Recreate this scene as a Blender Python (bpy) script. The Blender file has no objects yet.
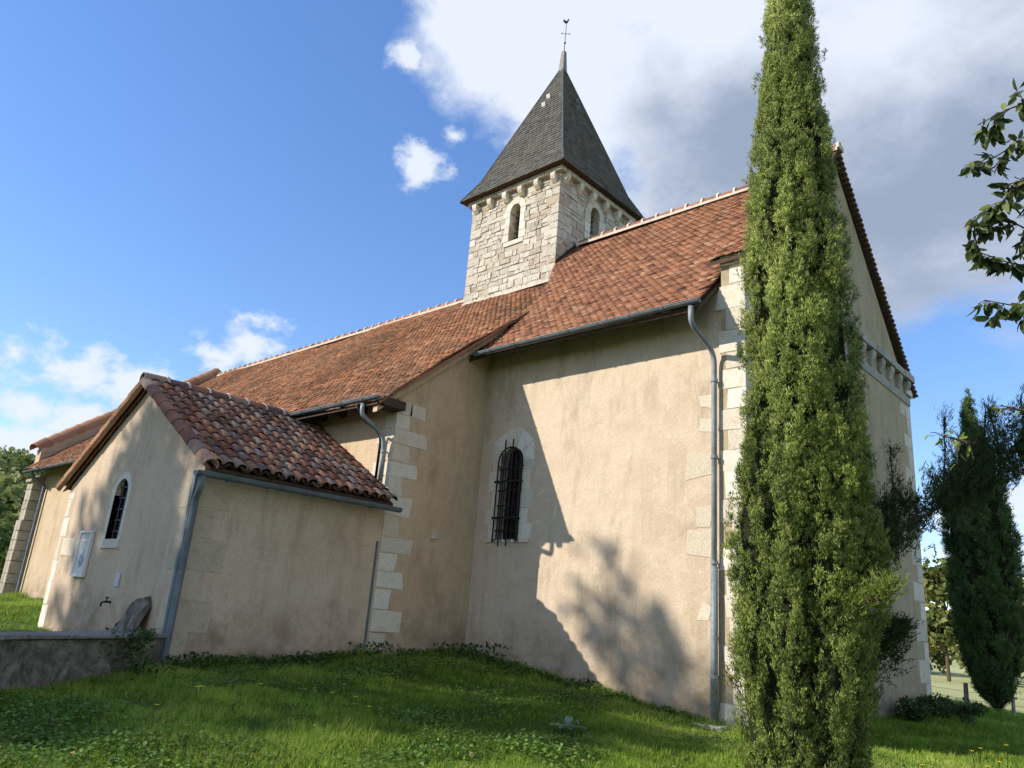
import bpy, bmesh, math, random
import numpy as np
from mathutils import Vector, Matrix, noise
random.seed(7); RNG = np.random.default_rng(7)
SC = bpy.context.scene
COL = SC.collection
R = math.radians

# ------------------------------------------------------------------ camera
cam_d = bpy.data.cameras.new('camera'); cam = bpy.data.objects.new('camera', cam_d); COL.objects.link(cam)
c_r, c_u, c_f = Vector((.740, .669, .078)), Vector((.141, -.266, .954)), Vector((-.658, .694, .291))
m = Matrix((c_r, c_u, -c_f)).transposed().to_4x4(); m.translation = Vector((4.29, -9.0, 1.07))
q = m.to_quaternion(); cam.rotation_mode = 'QUATERNION'; cam.rotation_quaternion = q; cam.location = m.translation
cam_d.lens = 26.65; cam_d.sensor_width = 36; cam_d.clip_end = 3000; cam_d.clip_start = .05
SC.camera = cam
CAM = np.array([4.29, -9.0, 1.07])

# ------------------------------------------------------------------ sun, sky
SUN_EL, SUN_DIR = 30.0, Vector((-.517, -.693, .505)).normalized()      # towards the sun
sd = bpy.data.lights.new('sun', 'SUN'); sd.energy = 3.9; sd.angle = R(.53); sd.color = (1, .92, .80)
so = bpy.data.objects.new('sun', sd); COL.objects.link(so)
so.rotation_euler = SUN_DIR.to_track_quat('Z', 'Y').to_euler()
SC.view_settings.view_transform = 'Standard'; SC.view_settings.look = 'None'
SC.view_settings.exposure = 0.70; SC.view_settings.gamma = 1

W = bpy.data.worlds.new('World'); SC.world = W; W.use_nodes = True
nt = W.node_tree; nt.nodes.clear()
def wn(t, **k):
    n = nt.nodes.new(t)
    for a, b in k.items(): setattr(n, a, b)
    return n
def wmath(op, a, b=None, c=None, clamp=False):
    n = wn('ShaderNodeMath', operation=op, use_clamp=clamp)
    for i, v in enumerate((a, b, c)):
        if v is None: continue
        if isinstance(v, (int, float)): n.inputs[i].default_value = v
        else: nt.links.new(v, n.inputs[i])
    return n.outputs[0]
sky = wn('ShaderNodeTexSky'); sky.sky_type = 'NISHITA'; sky.sun_disc = False
sky.sun_elevation = R(SUN_EL); sky.sun_rotation = math.atan2(SUN_DIR.x, SUN_DIR.y)
sky.air_density = 1.0; sky.dust_density = .1; sky.ozone_density = 3.0
hs = wn('ShaderNodeHueSaturation'); hs.inputs['Saturation'].default_value = 1.28; hs.inputs['Value'].default_value = 1.95; hs.inputs['Hue'].default_value = .512
gm = wn('ShaderNodeGamma'); gm.inputs['Gamma'].default_value = .80; nt.links.new(sky.outputs[0], gm.inputs['Color']); nt.links.new(gm.outputs[0], hs.inputs['Color'])
geo = wn('ShaderNodeTexCoord')
DIR = geo.outputs['Generated']
# fbm that frays the clouds' edges
def wnoise(scale, detail, rough, vscale=(1, 1, 1), w=0.):
    mp = wn('ShaderNodeMapping'); mp.inputs['Scale'].default_value = vscale; mp.inputs['Location'].default_value = (w, w * .7, -w)
    nt.links.new(DIR, mp.inputs['Vector'])
    n = wn('ShaderNodeTexNoise'); n.inputs['Scale'].default_value = scale; n.inputs['Detail'].default_value = detail
    n.inputs['Roughness'].default_value = rough; nt.links.new(mp.outputs[0], n.inputs['Vector'])
    return n.outputs['Fac']
n1 = wnoise(5.0, 8, .62, (1, 1, 1.6)); n2 = wnoise(17.0, 6, .6, (1, 1, 1.5), 3.1); n3 = wnoise(2.3, 7, .58, (1, 1, 1.5), 7.7); n4 = wnoise(42.0, 5, .6, (1, 1, 1.4), 5.3)
fray = wmath('ADD', wmath('MULTIPLY', wmath('SUBTRACT', n1, .5), 1.9), wmath('MULTIPLY', wmath('SUBTRACT', n2, .5), .75))
CLOUDS = []   # (direction, radius, flattening, gain)
def blob(d, r, flat):
    v = wn('ShaderNodeVectorMath', operation='SUBTRACT'); nt.links.new(DIR, v.inputs[0]); v.inputs[1].default_value = d
    s = wn('ShaderNodeVectorMath', operation='MULTIPLY'); nt.links.new(v.outputs[0], s.inputs[0]); s.inputs[1].default_value = (1, 1, flat)
    l = wn('ShaderNodeVectorMath', operation='LENGTH'); nt.links.new(s.outputs[0], l.inputs[0])
    return wmath('MULTIPLY_ADD', l.outputs['Value'], -1 / r, 1.0)
def vmax(lst):
    o = lst[0]
    for b in lst[1:]: o = wmath('MAXIMUM', o, b)
    return o
BIG = [((-.552, .500, .670), .115, 1), ((-.50, .60, .630), .15, 1), ((-.313, .704, .638), .27, 1), ((-.183, .768, .614), .27, 1),
       ((-.113, .848, .517), .21, 1), ((-.239, .854, .462), .17, 1.3), ((-.340, .758, .557), .25, 1.2), ((-.301, .539, .787), .35, 1),
       ((.013, .851, .525), .30, 1), ((-.456, .500, .736), .18, 1)]
SMALL_AND_FILL = [((-.680, .509, .528), .055, 1.6), ((-.634, .442, .634), .028, 1), ((-.636, .527, .565), .03, 2.0), ((-.853, .429, .290), .085, 1.7), ((-.87, .395, .272), .05, 1.6),
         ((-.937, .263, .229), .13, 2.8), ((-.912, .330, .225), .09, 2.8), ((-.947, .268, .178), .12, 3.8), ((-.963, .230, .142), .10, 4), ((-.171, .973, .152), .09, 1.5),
         ((.05, .96, .2), .12, 2), ((-.2, .975, .10), .06, 2.5), ((-.98, -.1, .2), .12, 2.5), ((.6, .75, .3), .25, 2), ((.80, -.25, .42), .75, 1), ((.25, -.88, .35), .70, 1.2), ((-.35, -.85, .18), .35, 1.5), ((.9, .1, .2), .4, 1.3)]  # the wide south and east blobs are unseen clouds added as fill light
big = wmath('ADD', wmath('MULTIPLY', vmax([blob(*b) for b in BIG]), 1.7), fray)
fray2 = wmath('ADD', wmath('MULTIPLY', wmath('SUBTRACT', n1, .5), 1.2), wmath('ADD', wmath('MULTIPLY', wmath('SUBTRACT', n2, .5), 2.6), wmath('MULTIPLY', wmath('SUBTRACT', n4, .5), .7)))
small = wmath('ADD', wmath('MULTIPLY', vmax([blob(*b) for b in SMALL_AND_FILL]), 1.5), wmath('MULTIPLY', fray2, 1.35))
def sstep(v, a, b):
    mr = wn('ShaderNodeMapRange', interpolation_type='SMOOTHSTEP'); nt.links.new(v, mr.inputs['Value'])
    mr.inputs['From Min'].default_value = a; mr.inputs['From Max'].default_value = b; return mr.outputs['Result']
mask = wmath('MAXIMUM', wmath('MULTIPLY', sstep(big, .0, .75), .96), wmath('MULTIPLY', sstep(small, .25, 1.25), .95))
# thick underside of the big cloud is grey, its sunlit rim and tops are white
lit = vmax([blob((-.54, .53, .655), .26, 1), blob((-.21, .74, .64), .20, 1.2), blob((-.34, .66, .67), .15, 1)])
thick = sstep(wmath('ADD', wmath('MULTIPLY', vmax([blob((-.24, .84, .49), .36, 1), blob((-.36, .74, .57), .20, 1)]), 1.5),
                    wmath('SUBTRACT', wmath('ADD', wmath('MULTIPLY', wmath('SUBTRACT', n3, .5), 2.4), wmath('MULTIPLY', wmath('SUBTRACT', n1, .5), 2.2)), wmath('MULTIPLY', wmath('MAXIMUM', lit, 0.), 1.3))), -.35, 1.25)
cc = wn('ShaderNodeMixRGB'); nt.links.new(thick, cc.inputs[0])
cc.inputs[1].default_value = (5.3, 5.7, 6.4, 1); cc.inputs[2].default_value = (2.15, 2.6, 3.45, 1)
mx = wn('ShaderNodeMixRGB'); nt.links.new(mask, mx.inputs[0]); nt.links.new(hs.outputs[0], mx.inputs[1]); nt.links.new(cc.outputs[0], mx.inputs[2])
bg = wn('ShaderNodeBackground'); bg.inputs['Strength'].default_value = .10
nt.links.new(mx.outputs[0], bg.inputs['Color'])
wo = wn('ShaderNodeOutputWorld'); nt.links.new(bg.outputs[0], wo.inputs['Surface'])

# ------------------------------------------------------------------ materials
class Mat:
    def __init__(s, name, rough=.85, spec=.25):
        s.m = bpy.data.materials.new(name); s.m.use_nodes = True; s.t = s.m.node_tree
        s.b = s.t.nodes['Principled BSDF']; s.b.inputs['Roughness'].default_value = rough
        s.b.inputs['Specular IOR Level'].default_value = spec
        s.tc = s.t.nodes.new('ShaderNodeNewGeometry').outputs['Position']
    def n(s, t, **k):
        x = s.t.nodes.new(t)
        for a, b in k.items(): setattr(x, a, b)
        return x
    def l(s, a, b): s.t.links.new(a, b)
    def noise(s, scale, detail=4, rough=.55, vs=(1, 1, 1), dist=0., off=0.):
        mp = s.n('ShaderNodeMapping'); mp.inputs['Scale'].default_value = vs; mp.inputs['Location'].default_value = (off, off, off)
        s.l(s.tc, mp.inputs['Vector'])
        x = s.n('ShaderNodeTexNoise'); x.inputs['Scale'].default_value = scale; x.inputs['Detail'].default_value = detail
        x.inputs['Roughness'].default_value = rough; x.inputs['Distortion'].default_value = dist
        s.l(mp.outputs[0], x.inputs['Vector']); return x.outputs['Fac']
    def attr(s, name='rnd'):
        return s.n('ShaderNodeAttribute', attribute_name=name).outputs['Fac']
    def ramp(s, fac, stops, interp='LINEAR'):
        x = s.n('ShaderNodeValToRGB'); x.color_ramp.interpolation = interp
        e = x.color_ramp.elements
        while len(e) < len(stops): e.new(.5)
        for i, (p, c) in enumerate(stops):
            e[i].position = p; e[i].color = (*c, 1) if len(c) == 3 else c
        s.l(fac, x.inputs[0]); return x.outputs[0]
    def mix(s, fac, a, b, mode='MIX'):
        x = s.n('ShaderNodeMixRGB', blend_type=mode)
        for i, v in ((0, fac), (1, a), (2, b)):
            if isinstance(v, (int, float)): x.inputs[i].default_value = v
            elif isinstance(v, tuple): x.inputs[i].default_value = (*v, 1)
            else: s.l(v, x.inputs[i])
        return x.outputs[0]
    def math(s, op, a, b=0., clamp=False):
        x = s.n('ShaderNodeMath', operation=op, use_clamp=clamp)
        for i, v in ((0, a), (1, b)):
            if isinstance(v, (int, float)): x.inputs[i].default_value = v
            else: s.l(v, x.inputs[i])
        return x.outputs[0]
    def maprange(s, v, a, b, c=0., d=1.):
        x = s.n('ShaderNodeMapRange'); s.l(v, x.inputs[0])
        for i, k in enumerate((a, b, c, d)): x.inputs[i + 1].default_value = k
        return x.outputs[0]
    def sep(s):
        x = s.n('ShaderNodeSeparateXYZ'); s.l(s.tc, x.inputs[0]); return x.outputs
    def col(s, c):
        if isinstance(c, tuple): s.b.inputs['Base Color'].default_value = (*c, 1)
        else: s.l(c, s.b.inputs['Base Color'])
    def bump(s, h, strength=.4, dist=.01, prev=None):
        x = s.n('ShaderNodeBump'); x.inputs['Strength'].default_value = strength; x.inputs['Distance'].default_value = dist
        s.l(h, x.inputs['Height'])
        if prev is not None: s.l(prev, x.inputs['Normal'])
        s.l(x.outputs[0], s.b.inputs['Normal']); return x.outputs[0]

def plaster(name, base, pale, dark, seed, damp_z=.0, damp_h=1.1, white=.5):
    M = Mat(name, .92, .15)
    big = M.noise(.55, 6, .62, off=seed); mid = M.noise(2.6, 7, .65, dist=.4, off=seed + 3); fine = M.noise(38, 4, .6)
    grain = M.noise(170, 3, .6)
    c = M.ramp(big, [(.30, dark), (.50, base), (.70, pale)])
    c = M.mix(M.maprange(mid, .35, .68, 0, .75), c, pale)
    # scuffed whiter patches and pinkish scratches
    sc = M.noise(4.5, 9, .72, vs=(1, 1, .8), dist=1.2, off=seed + 9)
    c = M.mix(M.math('MULTIPLY', M.maprange(sc, .60, .68), white), c, tuple(min(1, v * 1.22 + .02) for v in pale))
    st = M.noise(1.7, 8, .7, vs=(1.6, 1.6, .55), off=seed + 20)
    c = M.mix(M.math('MULTIPLY', M.maprange(st, .53, .70), .55), c, tuple(v * .62 for v in dark))
    c = M.mix(.22, c, M.ramp(fine, [(.3, (.30, .24, .18)), (.7, (.85, .80, .72))]), 'OVERLAY')
    c = M.mix(.12, c, M.ramp(grain, [(.3, (.2, .2, .2)), (.7, (.8, .8, .8))]), 'OVERLAY')
    # rain streaks running down the render
    rs = M.noise(5.5, 6, .6, vs=(1, 1, .07), off=seed + 30); rb = M.noise(.9, 4, .6, off=seed + 31)
    c = M.mix(M.math('MULTIPLY', M.math('MULTIPLY', M.maprange(rs, .50, .66), M.maprange(rb, .40, .62)), .42), c, tuple(v * .70 for v in dark))
    ck = M.noise(2.2, 5, .6, dist=2.5, off=seed + 40)      # hairline cracks follow a noise contour
    c = M.mix(M.math('MULTIPLY', M.maprange(M.math('ABSOLUTE', M.math('SUBTRACT', ck, .5)), .0, .0035, 1, 0), .35), c, tuple(v * .45 for v in dark))
    # rising damp along the foot of the wall (brown, ragged upper edge)
    z = M.sep()[2]
    edge = M.math('ADD', z, M.math('MULTIPLY', M.math('SUBTRACT', M.noise(1.9, 7, .68, off=seed + 5), .5), 2.4))
    d = M.maprange(edge, damp_z, damp_z + damp_h, .75, 0)
    c = M.mix(d, c, M.ramp(M.noise(5, 5, .6, off=seed + 2), [(.32, (.17, .12, .065)), (.50, (.27, .20, .13)), (.68, (.40, .34, .27))]))
    M.col(c)
    h = M.math('ADD', M.math('MULTIPLY', mid, 2.2), M.math('ADD', M.math('MULTIPLY', fine, .45), M.math('MULTIPLY', grain, .16)))
    M.bump(h, .6, .016); return M.m
MP_ch = plaster('plaster_chancel', (.530, .430, .320), (.610, .515, .405), (.445, .350, .255), 1.3, .05, 1.0, .75)
MP_na = plaster('plaster_nave', (.515, .395, .270), (.560, .445, .320), (.43, .32, .215), 5.1, .35, .9, .2)
MP_an = plaster('plaster_annex', (.515, .400, .290), (.570, .465, .355), (.44, .33, .235), 9.4, .25, .75, .3)
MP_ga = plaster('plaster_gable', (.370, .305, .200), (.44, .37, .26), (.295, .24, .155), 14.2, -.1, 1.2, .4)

def stone(name, cols, rough=.9, dirt=.5, dirtcol=(.12, .10, .075), bump=.7):
    M = Mat(name, rough, .2)
    c = M.ramp(M.attr(), [(i / (len(cols) - 1), k) for i, k in enumerate(cols)])
    n = M.noise(9, 7, .66); f = M.noise(60, 5, .65)
    c = M.mix(M.math('MULTIPLY', M.maprange(n, .50, .72), dirt), c, dirtcol)
    c = M.mix(.45, c, M.ramp(f, [(.3, (.22, .22, .2)), (.7, (.82, .8, .76))]), 'OVERLAY')
    M.col(c); M.bump(M.math('ADD', n, M.math('MULTIPLY', f, .5)), bump, .018); return M.m
MS_q = stone('white_limestone', [(.54, .49, .40), (.63, .58, .50), (.70, .66, .58), (.58, .51, .41)], dirt=.35, dirtcol=(.36, .29, .21), bump=.6)
MS_t = stone('tower_rubble', [(.37, .33, .27), (.49, .45, .38), (.57, .53, .46), (.43, .39, .32), (.61, .57, .50), (.42, .34, .26)], dirt=.6, dirtcol=(.18, .145, .11), bump=1.0)
MS_g = stone('grey_limestone', [(.30, .29, .26), (.42, .41, .37)], dirt=.6)
MS_b = stone('buttress_stone', [(.33, .29, .23), (.45, .40, .33)], dirt=.7, dirtcol=(.14, .11, .08))
def mortar():
    M = Mat('mortar', .95, .1); M.col(M.ramp(M.noise(12, 6), [(.3, (.36, .31, .23)), (.7, (.52, .46, .36))])); M.bump(M.noise(40, 5), .6, .02); return M.m
M_mort = mortar()
def lime():
    M = Mat('lime_fillet', .95, .1); M.col(M.ramp(M.noise(8, 6), [(.3, (.50, .42, .34)), (.7, (.70, .62, .54))])); M.bump(M.noise(30, 5), .6, .02); return M.m
M_lime = lime()

def tile_mat(name, cols, grime=(.085, .062, .045), g0=.48, g1=.68, gamt=.75, lich=.3, moss=.5):
    M = Mat(name, .88, .2)
    c = M.ramp(M.attr(), [(i / (len(cols) - 1), k) for i, k in enumerate(cols)])
    g = M.noise(1.1, 8, .68, dist=.6); f = M.noise(30, 5, .65); l = M.noise(7, 6, .7, off=4)
    c = M.mix(M.math('MULTIPLY', M.maprange(g, g0, g1), gamt), c, grime)
    c = M.mix(M.math('MULTIPLY', M.maprange(l, .60, .72), lich), c, (.34, .32, .24))
    ms = M.noise(2.4, 9, .75, dist=1.0, off=11); c = M.mix(M.math('MULTIPLY', M.maprange(ms, .60, .68), moss), c, (.075, .085, .03))
    c = M.mix(.5, c, M.ramp(f, [(.3, (.25, .22, .2)), (.7, (.75, .74, .7))]), 'OVERLAY')
    M.col(c); M.bump(f, .5, .008); return M.m
MT_ch = tile_mat('plain_tiles_orange', [(.09, .048, .034), (.25, .118, .070), (.31, .145, .084), (.35, .165, .096), (.18, .082, .054), (.28, .130, .077), (.43, .26, .17)], g0=.5, g1=.75, gamt=.3, lich=.2)
MT_na = tile_mat('plain_tiles_weathered', [(.09, .048, .032), (.25, .110, .060), (.33, .145, .075), (.39, .18, .095), (.16, .078, .048), (.29, .125, .068), (.45, .28, .17)], g0=.42, g1=.64, gamt=.75, lich=.5)
MT_an = tile_mat('canal_tiles', [(.08, .055, .05), (.20, .088, .058), (.15, .12, .115), (.31, .135, .08), (.24, .105, .070), (.35, .26, .20), (.13, .08, .065), (.42, .20, .12), (.23, .20, .19), (.20, .09, .06), (.45, .26, .17)], gamt=.45, lich=.55)
MT_ve = tile_mat('verge_tiles', [(.33, .16, .095), (.44, .25, .15)], gamt=.35)
MT_vd = tile_mat('dark_verge_tiles', [(.12, .075, .055), (.19, .11, .08)], gamt=.6)
MT_sh = tile_mat('oak_shingles', [(.085, .084, .084), (.125, .123, .120), (.155, .152, .145), (.105, .103, .100), (.18, .172, .158)], grime=(.15, .135, .10), g0=.5, g1=.7, gamt=.55, lich=.3)
def plainmat(name, c, rough=.6, spec=.3, metal=0., var=.3, scale=14, bump=.0):
    M = Mat(name, rough, spec); M.b.inputs['Metallic'].default_value = metal
    M.col(M.ramp(M.noise(scale, 6, .65), [(.3, tuple(v * (1 - var) for v in c)), (.7, tuple(v * (1 + var) for v in c))]))
    if bump: M.bump(M.noise(scale * 3, 5), bump, .01)
    return M.m
M_zinc = plainmat('zinc', (.30, .31, .32), .5, .5, .6, .35, 7)
M_zincp = plainmat('dull_zinc_pipe', (.23, .25, .265), .6, .35, .25, .3, 5)
M_zincd = plainmat('painted_blue_grey_metal', (.13, .155, .175), .6, .35, .1, .3, 5)
M_iron = plainmat('black_iron', (.012, .011, .011), .5, .4, .3)
M_wood = plainmat('dark_oak', (.075, .048, .032), .85, .2, 0, .4, 20, .5)
M_glass = plainmat('dark_leaded_glass', (.010, .011, .014), .18, .6, 0, .3, 30, .3)
M_void = plainmat('unlit_interior', (.012, .011, .010), .95, .1)
M_white = plainmat('white_board', (.74, .72, .68), .5, .4, 0, .05)
M_ink = plainmat('faded_blue_grey_print', (.34, .37, .42), .6, .3)
M_louv = plainmat('louvre_wood', (.11, .075, .045), .9, .1, 0, .3)
M_wallst = None
def old_wall():
    M = Mat('old_mossy_render', .95, .1)
    a = M.noise(3.2, 9, .7, dist=.8); b = M.noise(14, 7, .68); s = M.noise(1.4, 6, .6, vs=(1, 1, .5), off=8)
    c = M.ramp(a, [(.28, (.045, .042, .034)), (.45, (.125, .108, .085)), (.58, (.23, .20, .165)), (.72, (.40, .38, .34))])
    c = M.mix(M.math('MULTIPLY', M.maprange(s, .5, .68), .6), c, (.055, .062, .025))
    c = M.mix(.5, c, M.ramp(b, [(.3, (.15, .15, .15)), (.7, (.85, .85, .85))]), 'OVERLAY')
    M.col(c); M.bump(M.math('ADD', a, b), .9, .03); return M.m
M_oldw = old_wall()

def leafmat(name, cols, trans=.35, rough=.6, clump=3.0, spec=.25):
    M = Mat(name, rough, spec)
    c = M.ramp(M.attr(), [(i / (len(cols) - 1), k) for i, k in enumerate(cols)])
    c = M.mix(.35, c, M.ramp(M.noise(clump, 3), [(.3, (.25, .25, .25)), (.7, (.8, .8, .7))]), 'OVERLAY')
    M.col(c)
    if trans:
        t = M.n('ShaderNodeBsdfTranslucent'); M.l(c, t.inputs['Color'])
        mxs = M.n('ShaderNodeMixShader'); mxs.inputs[0].default_value = trans
        M.l(M.b.outputs[0], mxs.inputs[1]); M.l(t.outputs[0], mxs.inputs[2])
        M.l(mxs.outputs[0], M.t.nodes['Material Output'].inputs['Surface'])
    return M.m
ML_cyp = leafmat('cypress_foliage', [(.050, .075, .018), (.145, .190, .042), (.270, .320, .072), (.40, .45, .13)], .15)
ML_cypd = leafmat('dark_cypress_foliage', [(.036, .075, .022), (.075, .135, .036), (.12, .19, .052)], .2)
ML_juni = leafmat('dark_cypress_limb', [(.022, .040, .014), (.045, .070, .022), (.085, .115, .036)], .2)
ML_brd = leafmat('broad_leaves', [(.035, .060, .018), (.055, .095, .025), (.085, .125, .035), (.14, .16, .05)], .35)
ML_frt = leafmat('fruit_leaves', [(.022, .036, .012), (.045, .070, .020), (.10, .125, .035), (.20, .23, .07)], .3)
ML_yel = leafmat('yellow_green_leaves', [(.12, .18, .03), (.22, .28, .05), (.30, .33, .07)], .45)
ML_far = leafmat('far_leaves', [(.07, .10, .035), (.12, .155, .045), (.19, .21, .065), (.30, .28, .10)], .3, clump=.25)
ML_farh = leafmat('hill_leaves', [(.07, .11, .04), (.13, .18, .055), (.21, .25, .08), (.32, .33, .13)], .35, clump=.12)
ML_gr = leafmat('grass_blades', [(.10, .175, .020), (.185, .295, .032), (.27, .39, .050), (.42, .45, .13)], .42, clump=1.3)
ML_clo = leafmat('clover_leaves', [(.075, .150, .026), (.14, .245, .042), (.22, .33, .075)], .35, clump=1.6)
ML_weed = leafmat('weed_leaves', [(.025, .055, .015), (.05, .095, .025), (.09, .14, .04)], .3)
M_bark = plainmat('bark', (.10, .075, .055), .95, .1, 0, .4, 12, .8)
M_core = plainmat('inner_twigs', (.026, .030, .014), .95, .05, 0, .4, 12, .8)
M_post = plainmat('weathered_post', (.30, .29, .27), .9, .1, 0, .25, 20, .5)
M_petal = plainmat('yellow_petals', (.80, .62, .03), .6, .3)

# ------------------------------------------------------------------ mesh helpers
def link(o, parent=None, off=(0, 0, 0)):
    COL.objects.link(o)
    if parent is not None:
        o.parent = parent
        o.matrix_parent_inverse = Matrix.Translation(-Vector(parent.get('_w', (0, 0, 0))))
    return o
def empty(name, loc, label, cat, group=None):
    o = bpy.data.objects.new(name, None); o.location = loc; o.empty_display_size = .3
    COL.objects.link(o); o['_w'] = tuple(loc); tag(o, label, cat, group); return o
def tag(o, label, cat=None, group=None, kind=None):
    if label: o['label'] = label
    if cat: o['category'] = cat
    if group: o['group'] = group
    if kind: o['kind'] = kind
    return o
def finish(name, bm, mat, parent=None, base=None, rnd=None, bevel=0., smooth=False):
    """a bmesh becomes ONE mesh object; every loose piece gets its own random number"""
    if bevel:
        bmesh.ops.bevel(bm, geom=list(bm.edges), offset=bevel, segments=1, affect='EDGES', clamp_overlap=True)
    bmesh.ops.recalc_face_normals(bm, faces=bm.faces)
    me = bpy.data.meshes.new(name)
    if rnd == 'island':
        seen = set(); vals = {}
        bm.faces.ensure_lookup_table()
        for f in bm.faces:
            if f.index in seen: continue
            stack = [f]; v = random.random()
            while stack:
                g = stack.pop()
                if g.index in seen: continue
                seen.add(g.index); vals[g.index] = v
                for e in g.edges:
                    for h in e.link_faces:
                        if h.index not in seen: stack.append(h)
        arr = [vals[i] for i in range(len(bm.faces))]
    bm.to_mesh(me); bm.free()
    if rnd == 'island':
        a = me.attributes.new('rnd', 'FLOAT', 'FACE'); a.data.foreach_set('value', arr)
    if base is not None: me.transform(Matrix.Translation(-Vector(base)))
    me.materials.append(mat)
    if smooth: me.shade_smooth()
    o = bpy.data.objects.new(name, me)
    if base is not None: o.location = base
    return link(o, parent)
def npmesh(name, V, F, mat, parent=None, rnd=None, base=None, smooth=False):
    """V (n,3), F (m,k) with constant k; rnd per face"""
    V = np.asarray(V, np.float32); F = np.asarray(F, np.int32); k = F.shape[1]
    if base is not None: V = V - np.array(base, np.float32)
    me = bpy.data.meshes.new(name)
    me.vertices.add(len(V)); me.vertices.foreach_set('co', V.ravel())
    me.loops.add(F.size); me.loops.foreach_set('vertex_index', F.ravel())
    me.polygons.add(len(F)); me.polygons.foreach_set('loop_start', np.arange(len(F), dtype=np.int32) * k)
    me.update(calc_edges=True)
    if rnd is not None:
        a = me.attributes.new('rnd', 'FLOAT', 'FACE'); a.data.foreach_set('value', np.asarray(rnd, np.float32))
    me.materials.append(mat)
    if smooth: me.shade_smooth()
    o = bpy.data.objects.new(name, me)
    if base is not None: o.location = base
    return link(o, parent)
def box(bm, x0, x1, y0, y1, z0, z1, jit=0.):
    vs = [bm.verts.new((x + random.uniform(-jit, jit), y + random.uniform(-jit, jit), z + random.uniform(-jit, jit)))
          for z in (z0, z1) for y in (y0, y1) for x in (x0, x1)]
    for f in ((0, 1, 3, 2), (4, 5, 7, 6), (0, 1, 5, 4), (2, 3, 7, 6), (0, 2, 6, 4), (1, 3, 7, 5)):
        bm.faces.new([vs[i] for i in f])
    return vs
def obox(bm, o, a, b, c):
    """box from corner o along vectors a, b, c"""
    o, a, b, c = map(Vector, (o, a, b, c))
    vs = [bm.verts.new(o + a * i + b * j + c * k) for k in (0, 1) for j in (0, 1) for i in (0, 1)]
    for f in ((0, 1, 3, 2), (4, 5, 7, 6), (0, 1, 5, 4), (2, 3, 7, 6), (0, 2, 6, 4), (1, 3, 7, 5)):
        bm.faces.new([vs[i] for i in f])
    return vs
def prism(bm, pts, vec):
    a = [bm.verts.new(p) for p in pts]; b = [bm.verts.new(Vector(p) + Vector(vec)) for p in pts]
    bm.faces.new(a); bm.faces.new(b[::-1])
    for i in range(len(a)):
        j = (i + 1) % len(a); bm.faces.new((a[i], a[j], b[j], b[i]))
def tube(bm, pts, r, n=10, r2=None, cap=True):
    pts = [Vector(p) for p in pts]; rings = []
    prev = None
    for i, p in enumerate(pts):
        t = (pts[min(i + 1, len(pts) - 1)] - pts[max(i - 1, 0)]).normalized()
        a = prev if prev is not None else (Vector((0, 0, 1)) if abs(t.z) < .9 else Vector((1, 0, 0)))
        u = (a - t * a.dot(t)).normalized(); v = t.cross(u); prev = u
        rr = r if r2 is None else r + (r2 - r) * i / (len(pts) - 1)
        rings.append([bm.verts.new(p + (u * math.cos(2 * math.pi * k / n) + v * math.sin(2 * math.pi * k / n)) * rr) for k in range(n)])
    for a, b in zip(rings, rings[1:]):
        for k in range(n): bm.faces.new((a[k], a[(k + 1) % n], b[(k + 1) % n], b[k]))
    if cap: bm.faces.new(rings[0][::-1]); bm.faces.new(rings[-1])
def cut(o, bmc):
    bmesh.ops.recalc_face_normals(bmc, faces=bmc.faces)
    me = bpy.data.meshes.new('cutter'); bmc.to_mesh(me); bmc.free(); c = bpy.data.objects.new('cutter', me); COL.objects.link(c)
    md = o.modifiers.new('b', 'BOOLEAN'); md.operation = 'DIFFERENCE'; md.solver = 'EXACT'; md.object = c
    bpy.context.view_layer.update()
    dg = bpy.context.evaluated_depsgraph_get()
    new = bpy.data.meshes.new_from_object(o.evaluated_get(dg)); o.modifiers.clear(); o.data = new
    bpy.data.objects.remove(c)
def arch_pts(cx, z0, z1, w, n=12, plane='y', pos=0.):
    """outline of a round-headed opening in a wall of constant y or x"""
    r = w / 2; P = [(cx - r, z0), (cx + r, z0)]
    P += [(cx + r * math.cos(a), z1 - r + r * math.sin(a)) for a in np.linspace(0, math.pi, n)]
    return [((u, pos, z) if plane == 'y' else (pos, u, z)) for u, z in P]

# ------------------------------------------------------------------ ground
CTRL = [(-.42, 0, 0), (0, 0, -.05), (-4.7, 0, .41), (-2.5, 0, .20), (-4.82, -1.92, .37), (-4.82, -4.78, .20), (-4.2, -6.5, .12), (-3.4, -9, -.1),
        (0, 7.3, -.09), (-.2, 12.5, -.25), (4.3, -9, -.55), (1.6, -2.6, -.17), (0, -5, -.20), (2.2, -6, -.40), (-2, -4.0, .03), (-2.2, -7.2, -.05), (-9.3, -4.9, .32), (-9.3, -2, .42), (-20, -2, .50),
        (-22, -7, .42), (-30, -10, .4), (-12, -11, .25), (5, 0, -.28), (5, 7, -.36), (9, -9, -.9), (0, -14, -.7), (3, 14, -.45), (-6, 14, -.1), (-14, 16, .1), (8, 3, -.6), (-18, 8, .4)]
cp = np.array(CTRL)
def tps_k(d): return np.where(d > 1e-9, d * d * np.log(d + 1e-12), 0)
K = tps_k(np.linalg.norm(cp[:, None, :2] - cp[None, :, :2], axis=2)) + np.eye(len(cp)) * .3
Pm = np.hstack([np.ones((len(cp), 1)), cp[:, :2]])
A_ = np.block([[K, Pm], [Pm.T, np.zeros((3, 3))]])
sol = np.linalg.solve(A_, np.concatenate([cp[:, 2], np.zeros(3)]))
def sst(x, a, b):
    t = np.clip((x - a) / (b - a), 0, 1); return t * t * (3 - 2 * t)
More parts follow.
